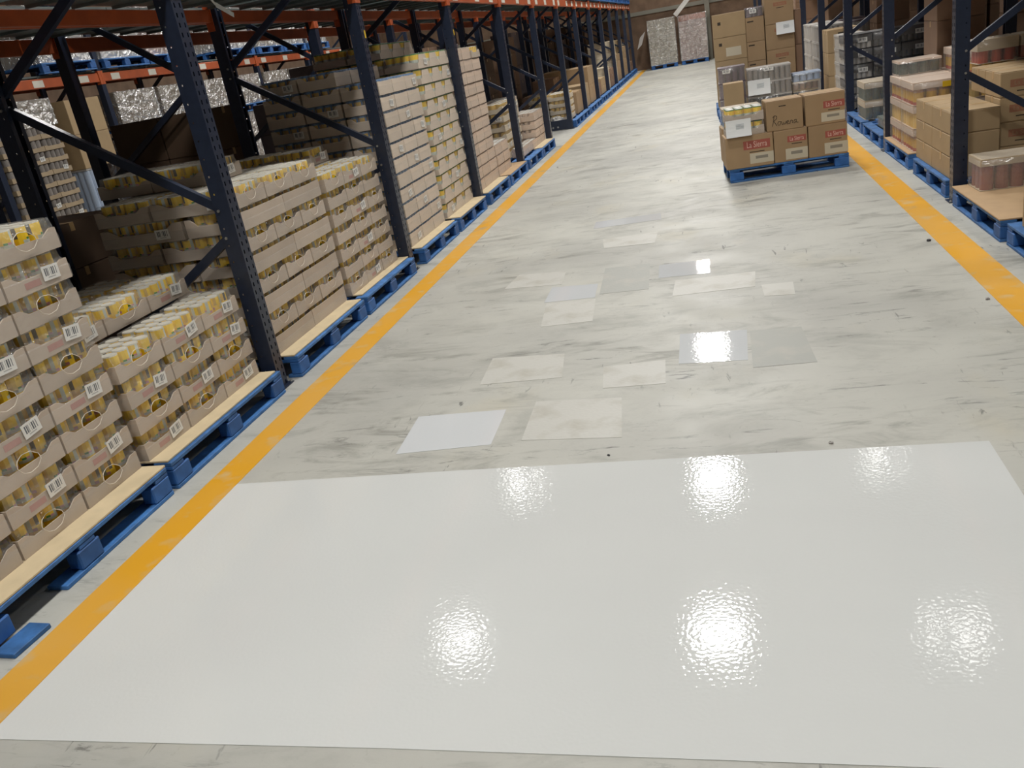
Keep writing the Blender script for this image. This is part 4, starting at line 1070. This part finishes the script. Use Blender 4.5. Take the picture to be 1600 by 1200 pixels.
end_load('rose goods under shiny stretch film with an orange printed top, end wall', 'dark blue pallet under the rose wrapped goods at the end wall', -0.93, 35.65, 1.0, 1.60, M_rose_load, M_orangetop)
# white diagonal bar in front of the end wall
thing('white_bar', 'white square bar slanting down before the end wall', 'bar', data=MB().bar((-1.03, 35.5, 1.79), (0.35, 35.5, 3.1), 0.16, 0.16, M_white_load).mesh('white_bar'))
thing('wall_notice', 'pale sheet of plastic hanging at the last left post', 'sheet', (-2.45, 36.3, 0.8), data=MB().add([(-0.14, 0, 0), (0.05, 0, 0.16), (0.22, 0.05, 0.62), (0.0, 0.02, 0.42), (-0.14, 0.012, 0), (0.05, 0.012, 0.16), (0.22, 0.062, 0.62), (0.0, 0.032, 0.42)], [(0,1,2,3), (7,6,5,4), (0,4,5,1), (1,5,6,2), (2,6,7,3), (3,7,4,0)], M_whitish).mesh('wall_notice'))

thing('loose_strap', 'white plastic strap hanging down from the rack deck beside a dark post', 'strap', data=MB().bar((-3.6, 6.56, 2.44), (-3.6, 6.62, 2.395), 0.02, 0.004, M_paper, up=(1, 0, 0)).bar((-3.6, 6.62, 2.395), (-3.6, 6.86, 2.32), 0.035, 0.004, M_paper, up=(1, 0, 0)).mesh('loose_strap'))
# upper level: pallets and wrapped goods at the far end of the left rack
DZ = 2.474
for k, y in enumerate(bay_slots(7, 14)[1:]):
    od = ["first", "second", "third", "fourth", "fifth", "sixth", "seventh", "eighth", "ninth", "tenth", "eleventh", "twelfth", "thirteenth"][k]
    pallet(f'blue pallet on the beams of the left rack, {od} from the camera', -2.68, y, z=DZ)
    load(f'white wrapped goods on the beams of the left rack, {od} from the camera', -2.72, y+0.05, DZ+PZ+0.001, 1.10, 0.9, 0.9, M_white_load, lay=4)
# third rack goods, across the next aisle
for k, (y, mm) in enumerate(zip([8.5]+bay_slots(4, 9)[1:4]+bay_slots(4, 9)[5:9], (M_tan_load, M_white_load, M_white_load, M_rose_load, M_white_load, M_tan_load, M_white_load, M_white_load))):
    pallet(f'blue pallet on the beams across the next aisle, {ORD[k]} from the camera', -9.14, y, z=DZ)
    load(f'wrapped goods on the beams across the next aisle, {ORD[k]} from the camera', -9.20, y+0.05, DZ+PZ+0.001, 1.10, 0.9, 0.8 if k != 2 else 0.65, mm, lay=4)
for k, y in enumerate(bay_slots(5, 9)):
    pallet(f'pallet on the floor across the next aisle, {ORD[k]} from the camera', -9.12, y)
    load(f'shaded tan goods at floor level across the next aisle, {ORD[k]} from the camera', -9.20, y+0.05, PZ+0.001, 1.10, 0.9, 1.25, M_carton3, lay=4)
    pallet(f'pallet stacked on the shaded goods across the next aisle, {ORD[k]} from the camera', -9.14, y, z=PZ+1.26)
    load(f'tan wrapped cartons on the doubled pallets across the next aisle, {ORD[k]} from the camera', -9.20, y+0.06, 2*PZ+1.262, 1.08, 0.9, 0.56, M_brown_load, lay=3)
pallet('pallet under the pale can trays across the next aisle', -9.12, 10.4)
for L in range(10):
    for j in range(3):
        tray(f'pale can tray across the next aisle, {ORD[L]} layer, {("near", "middle", "far")[j]}', -9.40, 10.42+j*0.41, PZ+L*0.165, 0, 'grey', 0.40, 0.40, 0.163, 'barcode' if (L+j) % 4 == 0 else 'plain', 0)
pallet('pallet under the nearer pale can trays across the next aisle', -9.12, 8.72)
for L in range(8):
    for j in range(3):
        tray(f'nearer pale can tray across the next aisle, {ORD[L]} layer, {("near", "middle", "far")[j]}', -9.40, 8.73+j*0.39, PZ+L*0.165, 0, 'grey', 0.385, 0.40, 0.163, 'plain', 0)
pack('blue and white wrapped pack standing past the pale trays', -9.45, 11.72, PZ, 0.5, 0.5, 0.95, M_paleblue, M_whitish, M_film)
pallet('pallet under the blue and white wrapped pack across the next aisle', -9.12, 11.68, L=1.0)
for L in range(2):
    carton(f'tan carton, {("lower", "upper")[L]} of two above the blue and white pack across the next aisle', -9.45, 11.72, PZ+0.951+L*0.5, 0.52, 0.8, 0.498, M_carton2)
load('tan wrapped cartons on top of the pale can trays across the next aisle', -9.22, 10.24, PZ+1.651, 1.2, 0.42, 0.36, M_brown_load, lay=2)
for L in range(2):
    carton(f'tan carton, {("lower", "upper")[L]} of two on the nearer pale can trays across the next aisle', -9.42, 8.72, PZ+8*0.165+L*0.36, 0.42, 1.0, 0.358, M_carton2)

# small chips lying on the worn floor
for x, y, r, m, lab in ((1.388, 6.355, 0.020, M_dark, 'dark chip of debris on the floor close to the right yellow line'), (1.395, 5.0, 0.014, M_grey, 'small grey crumb on the floor left of the right yellow line, nearer the camera'),
                        (0.37, 3.37, 0.013, M_whitish, 'pale crumb lying at the edge of the huge white coating'), (-0.553, 3.376, 0.009, M_dark, 'tiny black pebble near the edge of the huge white coating')):
    thing('floor_chip', lab, 'debris', (x, y, 0.0002), data=crumple(int(abs(x)*100), r*0.6, m, 'floor_chip'))
# ---- things that lie wholly hidden inside the stacks and behind other goods are left out
HIDDEN = """amber can tray, bottom layer, farthest in front row, inner stack behind fourth post
amber can tray, bottom layer, nearest in front row, inner stack behind fourth post
amber can tray, bottom layer, second in front row, inner stack behind fourth post
amber can tray, fifth layer, farthest in front row, inner stack behind fourth post
amber can tray, fifth layer, nearest in front row, inner stack behind fourth post
amber can tray, fifth layer, second in front row, inner stack behind fourth post
amber can tray, fourth layer, farthest in front row, inner stack behind fourth post
amber can tray, fourth layer, nearest in front row, inner stack behind fourth post
amber can tray, fourth layer, second in front row, inner stack behind fourth post
amber can tray, second layer, farthest in front row, inner stack behind fourth post
amber can tray, second layer, nearest in front row, inner stack behind fourth post
amber can tray, second layer, second in front row, inner stack behind fourth post
amber can tray, sixth layer, farthest in front row, inner stack behind fourth post
amber can tray, sixth layer, nearest in front row, inner stack behind fourth post
amber can tray, sixth layer, second in front row, inner stack behind fourth post
amber can tray, third layer, farthest in front row, inner stack behind fourth post
amber can tray, third layer, nearest in front row, inner stack behind fourth post
amber can tray, third layer, second in front row, inner stack behind fourth post
blue-lidded can tray, bottom layer, nearest in second row, stack past second post
blue-lidded can tray, bottom layer, nearest in third row, stack past second post
blue-lidded can tray, fifth layer, nearest in second row, stack past second post
blue-lidded can tray, fifth layer, nearest in third row, stack past second post
blue-lidded can tray, fourth layer, nearest in second row, stack past second post
blue-lidded can tray, fourth layer, nearest in third row, stack past second post
blue-lidded can tray, second layer, nearest in second row, stack past second post
blue-lidded can tray, second layer, nearest in third row, stack past second post
blue-lidded can tray, seventh layer, nearest in third row, stack past second post
blue-lidded can tray, sixth layer, nearest in second row, stack past second post
blue-lidded can tray, sixth layer, nearest in third row, stack past second post
blue-lidded can tray, third layer, nearest in second row, stack past second post
blue-lidded can tray, third layer, nearest in third row, stack past second post
charcoal pack with white label, bottom layer, inner column
charcoal pack with white label, bottom layer, middle column
charcoal pack with white label, second layer, inner column
cream and amber can tray, bottom layer, far, inner row beyond the empty bay
cream and amber can tray, second layer, far, inner row beyond the empty bay
cream and amber can tray, third layer, far, inner row beyond the empty bay
cream can tray, bottom layer, nearest in second row, short stack at the empty bay
cream can tray, fifth layer, nearest in second row, short stack at the empty bay
cream can tray, fourth layer, nearest in second row, short stack at the empty bay
cream can tray, second layer, nearest in second row, short stack at the empty bay
cream can tray, third layer, nearest in second row, short stack at the empty bay
dark carton, bottom layer, inner, behind the eight layer can stack
dark carton, second layer, inner, behind the eight layer can stack
dark green can pack with shiny film, lower layer, inner column
dark green can pack with shiny film, upper layer, inner column
dark shaded brown carton, bottom layer, outer one in the second rack
dark shaded brown carton, second layer, outer one in the second rack
green-topped can tray, bottom layer, nearest in second row, stack before third post
green-topped can tray, bottom layer, nearest in third row, stack before third post
green-topped can tray, eighth layer, nearest in second row, stack before third post
green-topped can tray, eighth layer, nearest in third row, stack before third post
green-topped can tray, fifth layer, nearest in second row, stack before third post
green-topped can tray, fifth layer, nearest in third row, stack before third post
green-topped can tray, fourth layer, nearest in second row, stack before third post
green-topped can tray, fourth layer, nearest in third row, stack before third post
green-topped can tray, ninth layer, nearest in second row, stack before third post
green-topped can tray, ninth layer, nearest in third row, stack before third post
green-topped can tray, second layer, nearest in second row, stack before third post
green-topped can tray, second layer, nearest in third row, stack before third post
green-topped can tray, seventh layer, nearest in second row, stack before third post
green-topped can tray, seventh layer, nearest in third row, stack before third post
green-topped can tray, sixth layer, nearest in second row, stack before third post
green-topped can tray, sixth layer, nearest in third row, stack before third post
green-topped can tray, third layer, nearest in second row, stack before third post
green-topped can tray, third layer, nearest in third row, stack before third post
nearer pale can tray across the next aisle, bottom layer, far
nearer pale can tray across the next aisle, bottom layer, middle
nearer pale can tray across the next aisle, bottom layer, near
nearer pale can tray across the next aisle, eighth layer, near
nearer pale can tray across the next aisle, second layer, middle
nearer pale can tray across the next aisle, second layer, near
nearer pale can tray across the next aisle, seventh layer, near
nearer pale can tray across the next aisle, sixth layer, near
nearer pale can tray across the next aisle, third layer, middle
nearer pale can tray across the next aisle, third layer, near
pale can tray across the next aisle, bottom layer, near
pale pink can tray, bottom layer, nearest in second row, low stack before fourth post
pale pink can tray, bottom layer, nearest in second row, tall stack past third post
pale pink can tray, eighth layer, nearest in second row, tall stack past third post
pale pink can tray, eleventh layer, farthest in second row, tall stack past third post
pale pink can tray, eleventh layer, second in second row, tall stack past third post
pale pink can tray, fifth layer, nearest in second row, tall stack past third post
pale pink can tray, fourth layer, nearest in second row, tall stack past third post
pale pink can tray, ninth layer, nearest in second row, tall stack past third post
pale pink can tray, second layer, nearest in second row, low stack before fourth post
pale pink can tray, second layer, nearest in second row, tall stack past third post
pale pink can tray, seventh layer, nearest in second row, tall stack past third post
pale pink can tray, sixth layer, nearest in second row, tall stack past third post
pale pink can tray, tenth layer, nearest in second row, tall stack past third post
pale pink can tray, third layer, farthest in second row, low stack before fourth post
pale pink can tray, third layer, nearest in second row, low stack before fourth post
pale pink can tray, third layer, nearest in second row, tall stack past third post
plain brown carton at the rear of the aisle pallet beside the rack
shaded brown carton, bottom layer of eighth inner column, right racks
shaded brown carton, bottom layer of eleventh inner column, right racks
shaded brown carton, bottom layer of fifth inner column, right racks
shaded brown carton, bottom layer of fourth inner column, right racks
shaded brown carton, bottom layer of ninth inner column, right racks
shaded brown carton, bottom layer of second inner column, right racks
shaded brown carton, bottom layer of seventh inner column, right racks
shaded brown carton, bottom layer of sixth inner column, right racks
shaded brown carton, bottom layer of tenth inner column, right racks
shaded brown carton, bottom layer of third inner column, right racks
shaded brown carton, fifth layer of bottom inner column, right racks
shaded brown carton, fifth layer of fourth inner column, right racks
shaded brown carton, fifth layer of second inner column, right racks
shaded brown carton, fourth layer of second inner column, right racks
shaded brown carton, second layer of eighth inner column, right racks
shaded brown carton, second layer of ninth inner column, right racks
shaded brown carton, second layer of second inner column, right racks
shaded brown carton, second layer of seventh inner column, right racks
shaded brown carton, second layer of tenth inner column, right racks
shaded brown carton, sixth layer of fifth inner column, right racks
shaded brown carton, sixth layer of fourth inner column, right racks
shaded brown carton, sixth layer of seventh inner column, right racks
shaded brown carton, sixth layer of sixth inner column, right racks
shaded brown carton, sixth layer of third inner column, right racks
shaded brown carton, third layer of second inner column, right racks
shaded carton, bottom layer, inner, on pallet five of the second rack
shaded carton, bottom layer, inner, on pallet four of the second rack
shaded carton, bottom layer, inner, on pallet one of the second rack
shaded carton, bottom layer, inner, on pallet seven of the second rack
shaded carton, bottom layer, inner, on pallet six of the second rack
shaded carton, bottom layer, inner, on pallet three of the second rack
shaded carton, bottom layer, inner, on pallet two of the second rack
shaded carton, bottom layer, outer, on pallet four of the second rack
shaded carton, bottom layer, outer, on pallet one of the second rack
shaded carton, bottom layer, outer, on pallet six of the second rack
shaded carton, bottom layer, outer, on pallet three of the second rack
shaded carton, bottom layer, outer, on pallet two of the second rack
shaded carton, fourth layer, inner, on pallet five of the second rack
shaded carton, fourth layer, inner, on pallet four of the second rack
shaded carton, fourth layer, inner, on pallet three of the second rack
shaded carton, fourth layer, inner, on pallet two of the second rack
shaded carton, fourth layer, outer, on pallet four of the second rack
shaded carton, fourth layer, outer, on pallet three of the second rack
shaded carton, fourth layer, outer, on pallet two of the second rack
shaded carton, second layer, inner, on pallet five of the second rack
shaded carton, second layer, inner, on pallet four of the second rack
shaded carton, second layer, inner, on pallet seven of the second rack
shaded carton, second layer, inner, on pallet six of the second rack
shaded carton, second layer, inner, on pallet three of the second rack
shaded carton, second layer, inner, on pallet two of the second rack
shaded carton, second layer, outer, on pallet four of the second rack
shaded carton, second layer, outer, on pallet one of the second rack
shaded carton, second layer, outer, on pallet three of the second rack
shaded carton, second layer, outer, on pallet two of the second rack
shaded carton, third layer, inner, on pallet five of the second rack
shaded carton, third layer, inner, on pallet four of the second rack
shaded carton, third layer, inner, on pallet seven of the second rack
shaded carton, third layer, inner, on pallet six of the second rack
shaded carton, third layer, inner, on pallet three of the second rack
shaded carton, third layer, inner, on pallet two of the second rack
shaded carton, third layer, outer, on pallet four of the second rack
shaded carton, third layer, outer, on pallet one of the second rack
shaded carton, third layer, outer, on pallet three of the second rack
shaded carton, third layer, outer, on pallet two of the second rack
shaded tan goods at floor level across the next aisle, eighth from the camera
shaded tan goods at floor level across the next aisle, seventh from the camera
tall brown carton, bottom layer, inner, past the seventh post
white wrapped can column, bottom layer, near inner, farther white pallet
white wrapped can column, bottom layer, near inner, nearer white pallet
white wrapped can column, second layer, near inner, farther white pallet
white wrapped can column, second layer, near inner, nearer white pallet
white wrapped can column, third layer, near inner, farther white pallet
white wrapped can column, third layer, near inner, nearer white pallet
wrapped goods on the beams across the next aisle, bottom from the camera
yellow can tray, bottom layer, nearest in second row, eight-layer stack past first post
yellow can tray, bottom layer, nearest in second row, low stack before first post
yellow can tray, bottom layer, nearest in second row, seven-layer stack before second post
yellow can tray, bottom layer, nearest in third row, low stack before first post
yellow can tray, bottom layer, nearest in third row, seven-layer stack before second post
yellow can tray, bottom layer, nearest in third row, tallest near stack
yellow can tray, eighth layer, farthest in second row, eight-layer stack past first post
yellow can tray, eighth layer, nearest in second row, tallest near stack
yellow can tray, eighth layer, nearest in third row, tallest near stack
yellow can tray, fifth layer, nearest in second row, seven-layer stack before second post
yellow can tray, fifth layer, nearest in third row, low stack before first post
yellow can tray, fifth layer, nearest in third row, seven-layer stack before second post
yellow can tray, fifth layer, nearest in third row, tallest near stack
yellow can tray, fourth layer, nearest in second row, seven-layer stack before second post
yellow can tray, fourth layer, nearest in third row, low stack before first post
yellow can tray, fourth layer, nearest in third row, seven-layer stack before second post
yellow can tray, fourth layer, nearest in third row, tallest near stack
yellow can tray, ninth layer, nearest in third row, tallest near stack
yellow can tray, second layer, nearest in second row, low stack before first post
yellow can tray, second layer, nearest in second row, seven-layer stack before second post
yellow can tray, second layer, nearest in third row, low stack before first post
yellow can tray, second layer, nearest in third row, seven-layer stack before second post
yellow can tray, second layer, nearest in third row, tallest near stack
yellow can tray, seventh layer, nearest in second row, seven-layer stack before second post
yellow can tray, seventh layer, nearest in second row, tallest near stack
yellow can tray, seventh layer, nearest in third row, seven-layer stack before second post
yellow can tray, seventh layer, nearest in third row, tallest near stack
yellow can tray, seventh layer, second in third row, seven-layer stack before second post
yellow can tray, sixth layer, nearest in second row, seven-layer stack before second post
yellow can tray, sixth layer, nearest in second row, tallest near stack
yellow can tray, sixth layer, nearest in third row, seven-layer stack before second post
yellow can tray, sixth layer, nearest in third row, tallest near stack
yellow can tray, third layer, nearest in second row, low stack before first post
yellow can tray, third layer, nearest in second row, seven-layer stack before second post
yellow can tray, third layer, nearest in third row, low stack before first post
yellow can tray, third layer, nearest in third row, seven-layer stack before second post
yellow can tray, third layer, nearest in third row, tallest near stack
yellow red can pack, bottom layer, inner column, near end, right rack""".split('\n')
HIDDEN = set(HIDDEN)
for o in [q for q in COL.objects if q.parent is None and q.get('label') in HIDDEN]:
    for c in list(o.children_recursive): D.objects.remove(c)
    D.objects.remove(o)
